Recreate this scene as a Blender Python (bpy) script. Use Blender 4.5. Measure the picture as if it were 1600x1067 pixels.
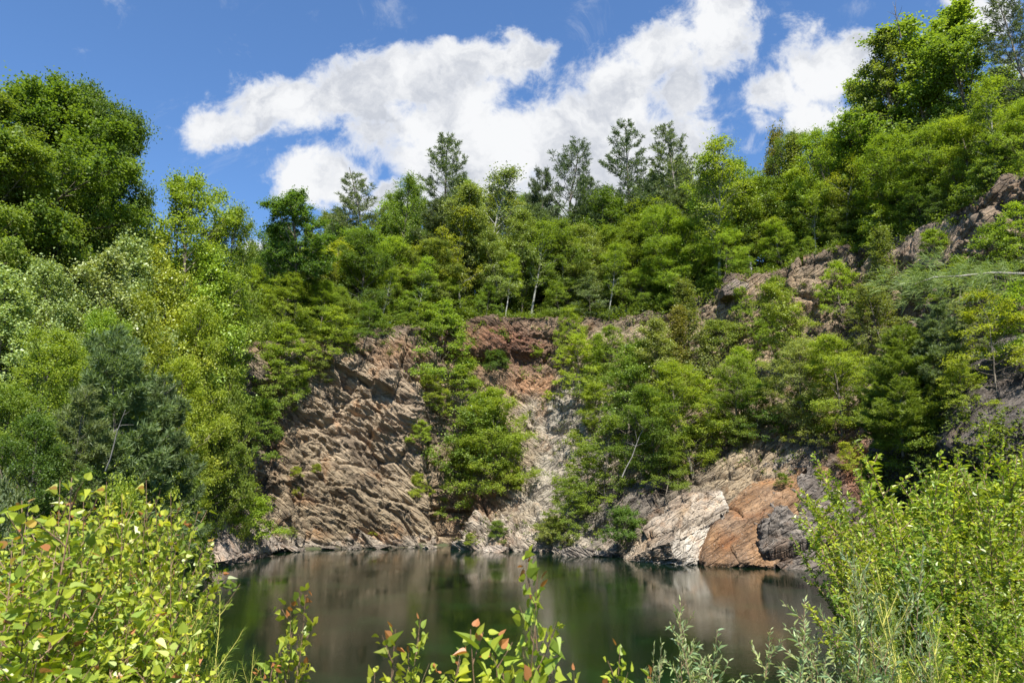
import bpy, math, random
import numpy as np
from mathutils import Vector, Matrix
from mathutils.bvhtree import BVHTree
R = math.radians
for o in list(bpy.data.objects): bpy.data.objects.remove(o)
scene = bpy.context.scene
# ------------------------------------------------------------------ camera
F = 1150.0; PITCH = R(11.88); CZ = 4.0
CP, SP = math.cos(PITCH), math.sin(PITCH)
cam = bpy.data.cameras.new('camera'); co = bpy.data.objects.new('camera', cam)
scene.collection.objects.link(co); scene.camera = co
co.location = (0, 0, CZ); co.rotation_euler = (R(90) + PITCH, 0, 0)
cam.sensor_width = 36; cam.lens = F / 1600 * 36; cam.clip_end = 5000; cam.clip_start = 0.05
cam.dof.use_dof = True; cam.dof.focus_distance = 30; cam.dof.aperture_fstop = 7.0
# ------------------------------------------------------------------ sun, sky, exposure
SUN_EL = R(58); SAX, SAY = 0.24, -0.971
sd = Vector((SAX * math.cos(SUN_EL), SAY * math.cos(SUN_EL), math.sin(SUN_EL))).normalized()
sl = bpy.data.lights.new('sun', 'SUN'); sl.energy = 4.6; sl.angle = R(0.55); sl.color = (1, .955, .87)
so = bpy.data.objects.new('sun', sl); scene.collection.objects.link(so)
so.rotation_euler = sd.to_track_quat('Z', 'Y').to_euler()
scene.view_settings.view_transform = 'Standard'; scene.view_settings.look = 'None'
scene.view_settings.exposure = 1.15; scene.view_settings.gamma = 1
w = bpy.data.worlds.new('World'); scene.world = w; w.use_nodes = True

class NT:
    def __init__(s, nt): s.nt = nt; s.n = nt.nodes; s.l = nt.links
    def new(s, t, **k):
        n = s.n.new(t)
        for a, b in k.items(): setattr(n, a, b)
        return n
    def put(s, sock, v):
        if isinstance(v, bpy.types.NodeSocket): s.l.new(v, sock)
        elif v is not None: sock.default_value = v
    def math(s, op, a, b=None, c=None, clamp=False):
        n = s.new('ShaderNodeMath', operation=op, use_clamp=clamp); s.put(n.inputs[0], a)
        if b is not None: s.put(n.inputs[1], b)
        if c is not None: s.put(n.inputs[2], c)
        return n.outputs[0]
    def vec(s, op, a, b=None, out=0):
        n = s.new('ShaderNodeVectorMath', operation=op); s.put(n.inputs[0], a)
        if b is not None: s.put(n.inputs[1], b)
        return n.outputs[out]
    def mix(s, f, a, b, blend='MIX'):
        n = s.new('ShaderNodeMix', data_type='RGBA', blend_type=blend); s.put(n.inputs[0], f)
        s.put(n.inputs[6], a if not isinstance(a, tuple) else (*a[:3], 1)); s.put(n.inputs[7], b if not isinstance(b, tuple) else (*b[:3], 1))
        return n.outputs[2]
    def noise(s, v, scale, detail=3, rough=.5, dist=0):
        n = s.new('ShaderNodeTexNoise'); s.put(n.inputs['Vector'], v); n.inputs['Scale'].default_value = scale
        n.inputs['Detail'].default_value = detail; n.inputs['Roughness'].default_value = rough; n.inputs['Distortion'].default_value = dist
        return n.outputs['Fac']
    def rng(s, v, a, b, c=0, d=1, smooth=True):
        n = s.new('ShaderNodeMapRange'); n.interpolation_type = 'SMOOTHSTEP' if smooth else 'LINEAR'
        for i, x in enumerate((v, a, b, c, d)): s.put(n.inputs[i], x)
        return n.outputs[0]
    def bump(s, h, strength=.5, dist=.1, n0=None):
        n = s.new('ShaderNodeBump'); s.put(n.inputs['Height'], h); n.inputs['Strength'].default_value = strength
        n.inputs['Distance'].default_value = dist
        if n0 is not None: s.put(n.inputs['Normal'], n0)
        return n.outputs[0]

def build_world():
    t = NT(w.node_tree); t.n.clear()
    out = t.new('ShaderNodeOutputWorld'); bg = t.new('ShaderNodeBackground'); t.l.new(bg.outputs[0], out.inputs[0])
    sky = t.new('ShaderNodeTexSky', sky_type='NISHITA'); sky.sun_disc = False
    sky.sun_elevation = SUN_EL; sky.sun_rotation = math.atan2(SAX, SAY); sky.altitude = 400; sky.ozone_density = 2.0; sky.dust_density = 0.4
    # a deeper, clearer blue
    g = t.new('ShaderNodeGamma'); t.l.new(sky.outputs[0], g.inputs[0]); g.inputs[1].default_value = 1.0
    skyc = t.mix(1.0, g.outputs[0], (.57, .75, .93), 'MULTIPLY')
    # a plane of directions, in units of 100, facing the far wall of the quarry
    tc = t.new('ShaderNodeTexCoord').outputs['Generated']
    f = t.vec('DOT_PRODUCT', tc, (0, CP, SP), 1)
    u = t.vec('DOT_PRODUCT', tc, (1, 0, 0), 1); v = t.vec('DOT_PRODUCT', tc, (0, -SP, CP), 1)
    fm = t.math('MAXIMUM', f, .05)
    cb = t.new('ShaderNodeCombineXYZ')
    t.put(cb.inputs[0], t.math('MULTIPLY_ADD', t.math('DIVIDE', u, fm), F / 100, 8.0))
    t.put(cb.inputs[1], t.math('MULTIPLY_ADD', t.math('DIVIDE', v, fm), -F / 100, 5.335))
    p = cb.outputs[0]
    nz = t.new('ShaderNodeTexNoise'); t.put(nz.inputs['Vector'], p); nz.inputs['Scale'].default_value = 1.0; nz.inputs['Detail'].default_value = 9; nz.inputs['Roughness'].default_value = .58
    warp = t.vec('SCALE', t.vec('SUBTRACT', nz.outputs['Color'], (.5, .5, .5))); warp.node.inputs['Scale'].default_value = 1.25
    q = t.vec('ADD', p, warp)
    blobs = [(3.6, 1.93, .75, .30), (4.5, 1.68, .95, .48), (5.5, 1.50, .95, .55), (6.5, 1.35, .9, .5), (7.5, .98, .8, .36), (8.2, .80, .42, .26),
             (6.9, 2.0, 1.2, .60), (8.1, 2.1, 1.1, .55), (9.75, 1.4, .62, .6), (10.35, .85, .65, .5), (9.7, 2.1, 1.3, .75), (11.25, .35, .58, .65),
             (7.6, 2.6, 1.4, .62), (6.9, 2.8, .5, .4), (6.0, 3.15, .6, .2), (9.0, 2.4, 1.6, .6), (7.1, 1.7, .8, .45), (4.85, 2.72, .62, .42), (5.25, 2.9, .45, .3), (9.3, 2.8, 1.6, .8), (10.6, 2.3, .55, .8), (10.75, 1.45, .35, .5),
             (12.3, 1.45, .62, .40), (12.95, 1.05, .75, .60), (12.75, 1.95, .62, .26), (4.2, 3.95, .35, .3), (15.3, .1, .5, .35), (13.2, .75, .4, .3),
             (14.9, 2.5, .9, .3), (15.6, 4.9, .8, .3), (17.2, 1.4, 1.3, .8), (-1.5, 3.0, 1.6, .6), (20, 3.5, 2.5, 1.0), (-5, 1, 2.5, 1.0), (8, -3.2, 2.4, .9), (2.5, -2.4, 1.6, .6), (15, -4, 2.5, 1.0)]
    fld = None
    for (x, y, rx, ry) in blobs:
        d = t.vec('MULTIPLY', t.vec('SUBTRACT', q, (x, y, 0)), (1 / rx, 1 / ry, 0))
        L = t.vec('LENGTH', d, out=1); b = t.math('SUBTRACT', 1.35, L)
        if fld is None: fld = b
        else: fld = t.math('SMOOTH_MAX', fld, b, .35)
    fine = t.noise(p, 1.5, 12, .66, .3)
    fld2 = t.math('MULTIPLY_ADD', t.math('SUBTRACT', fine, .5), 2.2, fld)
    a = t.rng(fld2, -.05, .72)
    wisp = t.math('MULTIPLY', t.rng(t.noise(p, .9, 8, .68, .6), .56, .8), .30)
    a = t.math('MAXIMUM', a, wisp)
    a = t.math('MULTIPLY', a, t.rng(f, .05, .25))
    # cloud tone: bright rims, slightly grey thick bases
    tone = t.math('MULTIPLY', t.rng(t.noise(q, .6, 10, .6, .2), .42, .62), t.rng(fld2, .35, .75))
    cc = t.mix(tone, (4.25, 4.3, 4.38), (2.65, 2.8, 3.12))
    c = t.mix(a, skyc, cc)
    t.put(bg.inputs[0], c); bg.inputs[1].default_value = 0.10
build_world()
scene.render.engine = 'CYCLES'
cy = scene.cycles
cy.max_bounces = 6; cy.diffuse_bounces = 4; cy.glossy_bounces = 2; cy.transmission_bounces = 4; cy.transparent_max_bounces = 8
cy.caustics_reflective = False; cy.caustics_refractive = False

# ------------------------------------------------------------------ numpy noise
def hsh(ix, iy, iz, s=0):
    h = (ix.astype(np.int64) * 374761393 + iy.astype(np.int64) * 668265263 + iz.astype(np.int64) * 2147483647 + s * 1274126177) & 0xFFFFFFFF
    h = ((h ^ (h >> 13)) * 1274126177) & 0xFFFFFFFF
    h = ((h ^ (h >> 16)) * 2246822519) & 0xFFFFFFFF
    return ((h ^ (h >> 15)) & 0xFFFFFF) / float(0xFFFFFF)
def vnoise(p, s=0):
    i = np.floor(p).astype(np.int64); f = p - i; f = f * f * (3 - 2 * f); r = 0
    for a in (0, 1):
        for b in (0, 1):
            for c in (0, 1):
                wt = (f[:, 0] if a else 1 - f[:, 0]) * (f[:, 1] if b else 1 - f[:, 1]) * (f[:, 2] if c else 1 - f[:, 2])
                r = r + wt * hsh(i[:, 0] + a, i[:, 1] + b, i[:, 2] + c, s)
    return r * 2 - 1
def fbm(p, o=4, s=0, g=.5):
    r = 0; a = 1; t = 0
    for k in range(o): r = r + a * vnoise(p * 2.03 ** k + k * 7.7, s + k); t += a; a *= g
    return r / t
def voro(p, s=0):
    i = np.floor(p).astype(np.int64); f1 = np.full(len(p), 9.); f2 = np.full(len(p), 9.); cr = np.zeros(len(p)); gx = np.zeros((len(p), 3))
    for a in (-1, 0, 1):
        for b in (-1, 0, 1):
            for c in (-1, 0, 1):
                j = i + (a, b, c)
                q = np.stack([j[:, k] + hsh(j[:, 0], j[:, 1], j[:, 2], s + k + 1) for k in range(3)], 1)
                d = np.linalg.norm(q - p, axis=1); m = d < f1
                f2 = np.where(m, f1, np.minimum(f2, d)); cr = np.where(m, hsh(j[:, 0], j[:, 1], j[:, 2], s + 9), cr)
                gx = np.where(m[:, None], p - q, gx); f1 = np.where(m, d, f1)
    return f1, f2, cr, gx
def sst(x, a, b):
    t = np.clip((x - a) / (b - a), 0, 1); return t * t * (3 - 2 * t)

# ------------------------------------------------------------------ rays and pixels
def pdir(px, py):
    u = (px - 800) / F; v = (533.5 - py) / F
    return np.array((u, CP - v * SP, v * CP + SP))
def unp(px, py, Y):
    d = pdir(px, py); return np.array((d[0] / d[1] * Y, Y, CZ + d[2] / d[1] * Y))
def shore(px, py):
    d = pdir(px, py); k = CZ / -d[2]; return np.array((d[0] * k, d[1] * k, 0.))

# ------------------------------------------------------------------ object helpers
col = scene.collection
def mk(name, V, Fc, mat=None, parent=None, smooth=False, attrs=None):
    """V (n,3) array, Fc: an (m,k) array or a list of index tuples"""
    me = bpy.data.meshes.new(name); V = np.asarray(V, dtype=np.float32)
    if isinstance(Fc, np.ndarray):
        m, k = Fc.shape
        me.vertices.add(len(V)); me.vertices.foreach_set('co', V.ravel())
        me.loops.add(m * k); me.loops.foreach_set('vertex_index', Fc.astype(np.int32).ravel())
        me.polygons.add(m); me.polygons.foreach_set('loop_start', np.arange(0, m * k, k, dtype=np.int32))
        me.update(calc_edges=True)
    else: me.from_pydata(V.tolist(), [], Fc); me.update()
    if smooth: me.polygons.foreach_set('use_smooth', np.ones(len(me.polygons), dtype=bool))
    for an, (ty, data) in (attrs or {}).items():
        at = me.attributes.new(an, ty, 'POINT')
        at.data.foreach_set('color' if ty == 'FLOAT_COLOR' else 'value', np.asarray(data, dtype=np.float32).ravel())
    if mat: me.materials.append(mat)
    o = bpy.data.objects.new(name, me); col.objects.link(o)
    if parent: o.parent = parent
    return o
def tag(o, label=None, cat=None, group=None, kind=None):
    if label: o['label'] = label
    if cat: o['category'] = cat
    if group: o['group'] = group
    if kind: o['kind'] = kind
    return o
def tubes(lines, k=6):
    """lines: list of (points (n,3), radii (n)) -> V, quads"""
    Vs = []; Fs = []; n0 = 0
    a = np.linspace(0, 2 * math.pi, k, endpoint=False)
    for P, r in lines:
        P = np.asarray(P, float); n = len(P); T = np.gradient(P, axis=0); T /= np.linalg.norm(T, axis=1)[:, None] + 1e-9
        ref = np.array((0, 0, 1.)) if abs(T[0][2]) < .9 else np.array((1., 0, 0))
        A = np.cross(T, ref); A /= np.linalg.norm(A, axis=1)[:, None] + 1e-9; B = np.cross(T, A)
        ring = P[:, None] + np.asarray(r)[:, None, None] * (np.cos(a)[None, :, None] * A[:, None] + np.sin(a)[None, :, None] * B[:, None])
        Vs.append(ring.reshape(-1, 3)); i = np.arange(n - 1)[:, None] * k; j = np.arange(k)[None]; j2 = (j + 1) % k
        Fs.append(np.stack([i + j, i + j2, i + k + j2, i + k + j], -1).reshape(-1, 4) + n0); n0 += n * k
    return np.concatenate(Vs), np.concatenate(Fs)
QUAD = None
HEART = [(0, 0), (-.07, .2), (.1, .42), (.32, .47), (.55, .40), (.8, .2), (1.08, 0)]
OVAL = [(0, 0), (.28, .29), (.68, .27), (1, 0)]
WILLOW = [(0, 0), (.3, .10), (.65, .09), (1, 0)]
def leaves(P, A, N, S, outline=QUAD, rnd=None, wid=.36, fold=.16):
    """leaf blades at P along A with normal N and length S"""
    n = len(P); A = A / (np.linalg.norm(A, axis=1)[:, None] + 1e-9); B = np.cross(N, A); B /= np.linalg.norm(B, axis=1)[:, None] + 1e-9
    N2 = np.cross(A, B); S = np.asarray(S).reshape(-1, 1)
    if outline is None:
        V = np.stack([P, P + S * (.45 * A + wid * B + .06 * N2), P + S * A, P + S * (.45 * A - wid * B + .06 * N2)], 1).reshape(-1, 3)
        Fc = np.arange(n * 4).reshape(n, 4); m = 4
    else:
        L = len(outline); pts = []; cv = np.random.RandomState(n).uniform(.2, 3.0, (n, 1))
        for sg in (1, -1):
            for (x, y) in outline: pts.append(P + S * (x * A + sg * y * B + (fold * y * cv + (.12 * x * (1 - x) - .22 * x * x * (cv - 1)) * cv) * N2))
        V = np.stack(pts, 1).reshape(-1, 3); m = 2 * L
        b = np.arange(n)[:, None] * m; Fc = np.concatenate([b + np.arange(L)[None], b + (m - 1 - np.arange(L))[None]], 0)
    r = np.random.rand(n) if rnd is None else rnd
    return V, Fc, np.repeat(r, m)

# ------------------------------------------------------------------ materials
def mat(name):
    m = bpy.data.materials.new(name); m.use_nodes = True; t = NT(m.node_tree); t.n.clear()
    out = t.new('ShaderNodeOutputMaterial'); return m, t, out
def leaf_mat(name, trans=.35, rough=.5, spec=.35, hue=(1.2, 1.1, .75), under=1.25, tip=None):
    m, t, out = mat(name)
    oc = t.new('ShaderNodeObjectInfo').outputs['Color']
    r = t.new('ShaderNodeAttribute', attribute_name='rnd').outputs['Fac']
    c = t.mix(t.rng(r, .1, .95, 0, 1, False), t.mix(1, oc, (.72, .80, .85), 'MULTIPLY'), t.mix(1, oc, tuple(h for h in hue), 'MULTIPLY'))
    if tip: c = t.mix(t.rng(r, .90, .94), c, tip)
    bf = t.new('ShaderNodeNewGeometry').outputs['Backfacing']
    c = t.mix(bf, c, t.mix(1, c, (under * 1.0, under, under * 1.15), 'MULTIPLY'))
    p = t.new('ShaderNodeBsdfPrincipled'); t.put(p.inputs['Base Color'], c); p.inputs['Roughness'].default_value = rough
    p.inputs['Specular IOR Level'].default_value = spec
    tr = t.new('ShaderNodeBsdfTranslucent'); t.put(tr.inputs['Color'], t.mix(1, c, (1.5, 1.55, .6), 'MULTIPLY'))
    mx = t.new('ShaderNodeMixShader'); mx.inputs[0].default_value = trans
    t.l.new(p.outputs[0], mx.inputs[1]); t.l.new(tr.outputs[0], mx.inputs[2]); t.l.new(mx.outputs[0], out.inputs[0]); return m
def bark_mat(name, c1, c2, scale=6, bands=None):
    m, t, out = mat(name); co_ = t.new('ShaderNodeTexCoord').outputs['Object']
    mp = t.vec('MULTIPLY', co_, (1, 1, .25)); n = t.noise(mp, scale, 6, .65)
    c = t.mix(t.rng(n, .35, .65), c1, c2)
    if bands:
        nb = t.noise(t.vec('MULTIPLY', co_, (1, 1, 9)), 1.6, 4, .6); c = t.mix(t.rng(nb, .58, .66), c, bands)
    p = t.new('ShaderNodeBsdfPrincipled'); t.put(p.inputs['Base Color'], c); p.inputs['Roughness'].default_value = .9
    t.put(p.inputs['Normal'], t.bump(n, .7, .03)); t.l.new(p.outputs[0], out.inputs[0]); return m
def rock_mat(name, dirv=(.3, 1, .8), streak=4.0):
    m, t, out = mat(name)
    P = t.new('ShaderNodeTexCoord').outputs['Object']; zc = t.new('ShaderNodeAttribute', attribute_name='tone').outputs['Color']
    def beds(deg):
        a = R(deg); ax = t.vec('DOT_PRODUCT', P, (math.cos(a), .1, -math.sin(a)), 1); az = t.vec('DOT_PRODUCT', P, (math.sin(a), .25, math.cos(a)), 1); ay = t.vec('DOT_PRODUCT', P, (0, 1, 0), 1)
        c_ = t.new('ShaderNodeCombineXYZ'); t.put(c_.inputs[0], t.math('MULTIPLY', ax, .2)); t.put(c_.inputs[1], t.math('MULTIPLY', ay, .7)); t.put(c_.inputs[2], az); return c_.outputs[0]
    mxv = t.new('ShaderNodeMix', data_type='VECTOR'); t.put(mxv.inputs[0], t.rng(t.math('MULTIPLY_ADD', t.noise(P, .5, 5, .6), 1.4, t.math('SUBTRACT', t.new('ShaderNodeAttribute', attribute_name='side').outputs['Fac'], .7)), .49, .51)); t.put(mxv.inputs[4], beds(36)); t.put(mxv.inputs[5], beds(-34))
    SV = mxv.outputs[1]
    st = t.math('ADD', t.math('MULTIPLY', t.noise(SV, 1.1, 5, .6, .6), .5), t.math('MULTIPLY', t.noise(SV, 3.6, 8, .68, .5), .5))
    n1 = t.noise(P, .55, 6, .6); n2 = t.noise(P, 6.5, 8, .7)
    c = t.mix(t.rng(st, .38, .62), t.mix(1, zc, (.52, .49, .47), 'MULTIPLY'), t.mix(1, zc, (1.35, 1.33, 1.28), 'MULTIPLY'))
    c = t.mix(t.math('MULTIPLY', t.rng(n1, .52, .72), .55), c, t.mix(1, c, (1.15, .74, .45), 'MULTIPLY'))      # iron stain
    c = t.mix(t.math('MULTIPLY', t.rng(t.noise(P, .9, 6, .6), .6, .75), .6), c, t.mix(1, c, (.55, .55, .56), 'MULTIPLY'))   # dark lichen
    c = t.mix(t.math('MULTIPLY', t.rng(n2, .56, .72), .55), c, (.52, .49, .43))                                   # pale chips
    c = t.mix(t.math('MULTIPLY', t.rng(n2, .42, .30), .5), c, (.07, .06, .05))
    p = t.new('ShaderNodeBsdfPrincipled'); t.put(p.inputs['Base Color'], c); p.inputs['Roughness'].default_value = .82
    p.inputs['Specular IOR Level'].default_value = .3
    vr = t.new('ShaderNodeTexVoronoi', feature='DISTANCE_TO_EDGE'); t.put(vr.inputs['Vector'], SV); vr.inputs['Scale'].default_value = 2.2
    h = t.math('ADD', t.math('MULTIPLY', st, 1.1), t.math('ADD', t.math('MULTIPLY', n2, .45), t.math('MULTIPLY', t.rng(vr.outputs[0], 0, .12), .3)))
    t.put(p.inputs['Normal'], t.bump(h, 1.0, .42)); t.l.new(p.outputs[0], out.inputs[0]); return m
def ground_mat():
    m, t, out = mat('forest_floor'); P = t.new('ShaderNodeTexCoord').outputs['Object']
    a = t.noise(P, .5, 7, .65); b = t.noise(P, 7, 7, .7)
    c = t.mix(t.rng(a, .4, .6), (.07, .05, .028), (.035, .055, .015)); c = t.mix(t.rng(b, .45, .7), c, (.12, .09, .05))
    p = t.new('ShaderNodeBsdfPrincipled'); t.put(p.inputs['Base Color'], c); p.inputs['Roughness'].default_value = .95
    t.put(p.inputs['Normal'], t.bump(b, .8, .12)); t.l.new(p.outputs[0], out.inputs[0]); return m
def water_mat():
    m, t, out = mat('pond_water'); P = t.new('ShaderNodeTexCoord').outputs['Object']
    a = t.noise(P, .32, 6, .7); c = t.mix(t.rng(a, .45, .68), (.003, .008, .003), (.005, .018, .006))
    p = t.new('ShaderNodeBsdfPrincipled'); t.put(p.inputs['Base Color'], c); p.inputs['Roughness'].default_value = .02
    p.inputs['IOR'].default_value = 1.27
    s1 = t.vec('MULTIPLY', P, (1.0, 2.4, 1)); r1 = t.noise(s1, 3.6, 3, .5); r2 = t.noise(s1, 13, 3, .6); r3 = t.noise(P, .22, 2, .5)
    h = t.math('ADD', t.math('MULTIPLY', r1, .6), t.math('MULTIPLY', r2, .30)); h = t.math('MULTIPLY', h, t.rng(r3, .3, .7, .3, 1.5))
    t.put(p.inputs['Normal'], t.bump(h, .22, .02)); t.l.new(p.outputs[0], out.inputs[0]); return m
M_leaf = leaf_mat('broad_leaf', .5); M_pale = leaf_mat('poplar_leaf', .38, .42, .5, (1.15, 1.1, .9), 1.5)
M_needle = leaf_mat('needle', .36, .5, .35, (1.2, 1.12, .85), 1.0)
M_heart = leaf_mat('aspen_leaf', .42, .38, .5, (1.3, 1.12, .7), 1.3, (.36, .15, .05))
M_oval = leaf_mat('bush_leaf', .36, .38, .5, (1.35, 1.15, .6), 1.25)
M_willow = leaf_mat('willow_leaf', .25, .5, .4, (1.2, 1.1, .8), 1.2)
M_bark = bark_mat('brown_bark', (.07, .055, .04), (.20, .17, .13)); M_birch = bark_mat('white_bark', (.22, .21, .18), (.34, .33, .30), 5, (.09, .08, .07))
M_pinebark = bark_mat('pine_bark', (.09, .075, .06), (.21, .19, .16)); M_twig = bark_mat('twig_bark', (.16, .09, .05), (.30, .20, .12), 20)
M_dead = bark_mat('dead_wood', (.16, .145, .12), (.30, .28, .25), 9)
M_candle = bark_mat('pine_candle', (.42, .40, .07), (.55, .50, .12), 20)
M_rock = rock_mat('cliff_rock'); M_ground = ground_mat(); M_water = water_mat()

# ------------------------------------------------------------------ the quarry wall
COLS = [  # shore pixel, then four points (px, py, depth) up the wall to the rim
 [(255,892),(250,800,47),(250,700,50),(255,600,53),(260,530,56)],
 [(300,884),(300,800,48),(300,700,51),(300,600,54),(300,530,57)],
 [(335,876),(335,800,51),(345,700,54),(370,600,57),(400,535,60)],
 [(398,863),(400,790,57.5),(405,700,58.8),(425,610,60),(440,540,62)],
 [(480,858),(480,780,60),(482,690,61.2),(490,610,62.3),(500,535,63.5)],
 [(560,856),(560,780,61.4),(560,690,62.3),(565,600,63.5),(575,525,65)],
 [(640,855),(640,780,61.9),(640,690,62.8),(640,600,63.8),(645,510,65.5)],
 [(688,855),(686,780,62.3),(684,690,63.4),(690,600,64.8),(695,503,66.5)],
 [(708,850),(712,780,65.5),(712,690,66.4),(715,600,67),(720,497,68.5)],
 [(745,857),(745,800,62.5),(745,700,66),(745,585,68.5),(745,494,69.3)],
 [(800,859),(805,790,62.5),(810,690,66.5),(815,575,69.2),(812,492,69.9)],
 [(870,862),(870,790,61.5),(870,690,66),(870,578,69.5),(868,494,70.3)],
 [(930,866),(930,790,58.4),(930,690,63.5),(930,590,68),(930,498,70.5)],
 [(1000,872),(1000,780,54.8),(1000,700,60),(1000,590,66),(1000,492,69.5)],
 [(1080,877),(1080,770,52.5),(1080,690,57),(1080,590,62),(1090,475,67.5)],
 [(1130,879),(1130,760,51.5),(1140,680,55),(1140,560,61),(1130,440,64.5)],
 [(1200,882),(1205,740,51),(1210,670,54),(1210,545,60),(1200,430,62.5)],
 [(1290,885),(1290,730,49),(1290,650,52),(1295,520,57.5),(1290,402,60)],
 [(1350,888),(1350,750,47.5),(1350,650,50),(1350,520,55),(1350,382,58.0)],
 [(1420,893),(1420,760,45),(1420,650,47),(1420,485,52.5),(1420,370,54.5)],
 [(1500,903),(1500,760,41),(1500,640,43),(1500,450,47.5),(1490,335,49.5)],
 [(1600,925),(1600,770,35.5),(1600,640,38),(1600,430,42.5),(1590,285,44.5)],
 [(1750,970),(1750,800,29),(1750,640,32),(1750,420,36),(1740,240,38.5)],
 [(1950,1020),(1950,840,24),(1950,640,27),(1950,400,31),(1940,200,34)]]
net = []; pxn = []
for c in COLS:
    s = shore(*c[0]); pts = [s + (0, 0, -1.8), s] + [unp(*q) for q in c[1:]]
    rim = pts[-1]; d = rim - np.array((0, 22, 0)); d[2] = 0; d /= np.linalg.norm(d)
    pts += [rim + d * 2.2 + (0, 0, .35), rim + d * 7 + (0, 0, .2)]
    net.append(pts); q = [c[0][1]] + [k[1] for k in c[1:]]
    pxn.append([(c[0][0], q[0] + 25)] + [(c[0][0], q[0])] + [(k[0], k[1]) for k in c[1:]] + [(c[-1][0], q[-1] - 10), (c[-1][0], q[-1] - 25)])
net = np.array(net); pxn = np.array(pxn, float)        # (cols, rows, ...)
RIM = net[:, -3]; SHORE = net[:, 1]
def resample(A, xs, axis):
    i = np.clip(np.floor(xs).astype(int), 0, A.shape[axis] - 2); f = xs - i
    sh = [1] * A.ndim; sh[axis] = -1; f = f.reshape(sh)
    return np.take(A, i, axis) * (1 - f) + np.take(A, i + 1, axis) * f
colpos = pxn[:, 1, 0]; xs = np.interp(np.arange(255, 1950, 1.9), colpos, np.arange(len(colpos)))
rowlen = [14, 46, 54, 60, 56, 12, 10]; ys = np.concatenate([np.linspace(k, k + 1, n, endpoint=False) for k, n in enumerate(rowlen)] + [[len(rowlen)]])
G = resample(resample(net, xs, 0), ys, 1); PX = resample(resample(pxn, xs, 0), ys, 1)
def blur(A, ax, n):
    for _ in range(n):
        B = A.copy(); sl1 = [slice(None)] * A.ndim; sl2 = list(sl1); sl3 = list(sl1)
        sl1[ax] = slice(1, -1); sl2[ax] = slice(0, -2); sl3[ax] = slice(2, None)
        B[tuple(sl1)] = .5 * A[tuple(sl1)] + .25 * (A[tuple(sl2)] + A[tuple(sl3)]); A = B
    return A
G = blur(blur(G, 0, 30), 1, 6)
nc, nr = G.shape[:2]
def grid_normals(G):
    a = np.gradient(G, axis=0); b = np.gradient(G, axis=1); n = np.cross(a, b); n /= np.linalg.norm(n, axis=2)[..., None] + 1e-9
    return n
Nn = grid_normals(G)
if Nn[nc // 3, nr // 2][1] > 0: Nn = -Nn
def rot_xz(P, deg):
    a = R(deg); c, s = math.cos(a), math.sin(a)
    return np.stack([P[:, 0] * c - P[:, 2] * s, P[:, 1], P[:, 0] * s + P[:, 2] * c], 1)
def rock_disp(P, deg, amp=1.0, seed=0):
    """ledges and blocks: beds dip by deg, blocks long along the bed"""
    Q = rot_xz(P, deg); W = Q + np.stack([fbm(P * .25, 3, 31 + seed), fbm(P * .25, 3, 41 + seed), fbm(P * .3, 3, 51 + seed)], 1) * .8
    big = fbm(W * (.13, .16, .22), 3, 1 + seed) * 1.3
    f1, f2, cr, gx = voro(W * (.20, .4, .50), 2 + seed); b1 = (cr - .5) * .8 + gx[:, 2] * .7
    g1, g2, cr2, gy = voro(W * (.50, 1.0, 1.7), 12 + seed); b2 = (cr2 - .5) * .34 + gy[:, 2] * .42
    h1, h2, cr3, gz = voro(W * (1.3, 2.4, 4.4), 22 + seed); b3 = (cr3 - .5) * .17 + gz[:, 2] * .17
    b0 = (voro(W * (.085, .12, .15), 92 + seed)[2] - .5) * 1.7; mk_ = .35 + 1.0 * sst(fbm(P * .16, 3, 97 + seed), -.25, .3); b2 = b2 * mk_; b3 = b3 * (.5 + .5 * mk_); b1 = b1 + b0
    qa = W[:, 2] * .75 + fbm(W * (.22, .3, .3), 3, 111 + seed) * 1.1; fa = np.floor(qa); sa = (qa - fa) * (.4 + .9 * hsh(fa, np.floor(W[:, 0] * .22 + fa * .37).astype(int), fa * 0, 5))
    qb = W[:, 2] * 2.3 + fbm(W * (.5, .8, .8), 3, 121 + seed) * 1.2; fb = np.floor(qb); sb_ = (qb - fb) * (.2 + hsh(fb, np.floor(W[:, 0] * .6 + fb * .31).astype(int), fb * 0, 6))
    b2 = b2 * .4 + sa * .5 * np.clip(mk_, .5, 1.2); b3 = b3 * .6 + sb_ * .15
    crack = -np.exp(-((f2 - f1) / .07) ** 2) * .35 - np.exp(-((g2 - g1) / .09) ** 2) * .16
    return amp * (big + b1 + b2 + b3 + crack + fbm(W * (1.2, 2, 4), 4, 5 + seed, .6) * .16)
def zone(px, py, cx, cy_, rx, ry): return np.exp(-(((px - cx) / rx) ** 2 + ((py - cy_) / ry) ** 2) ** 1.5)
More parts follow.
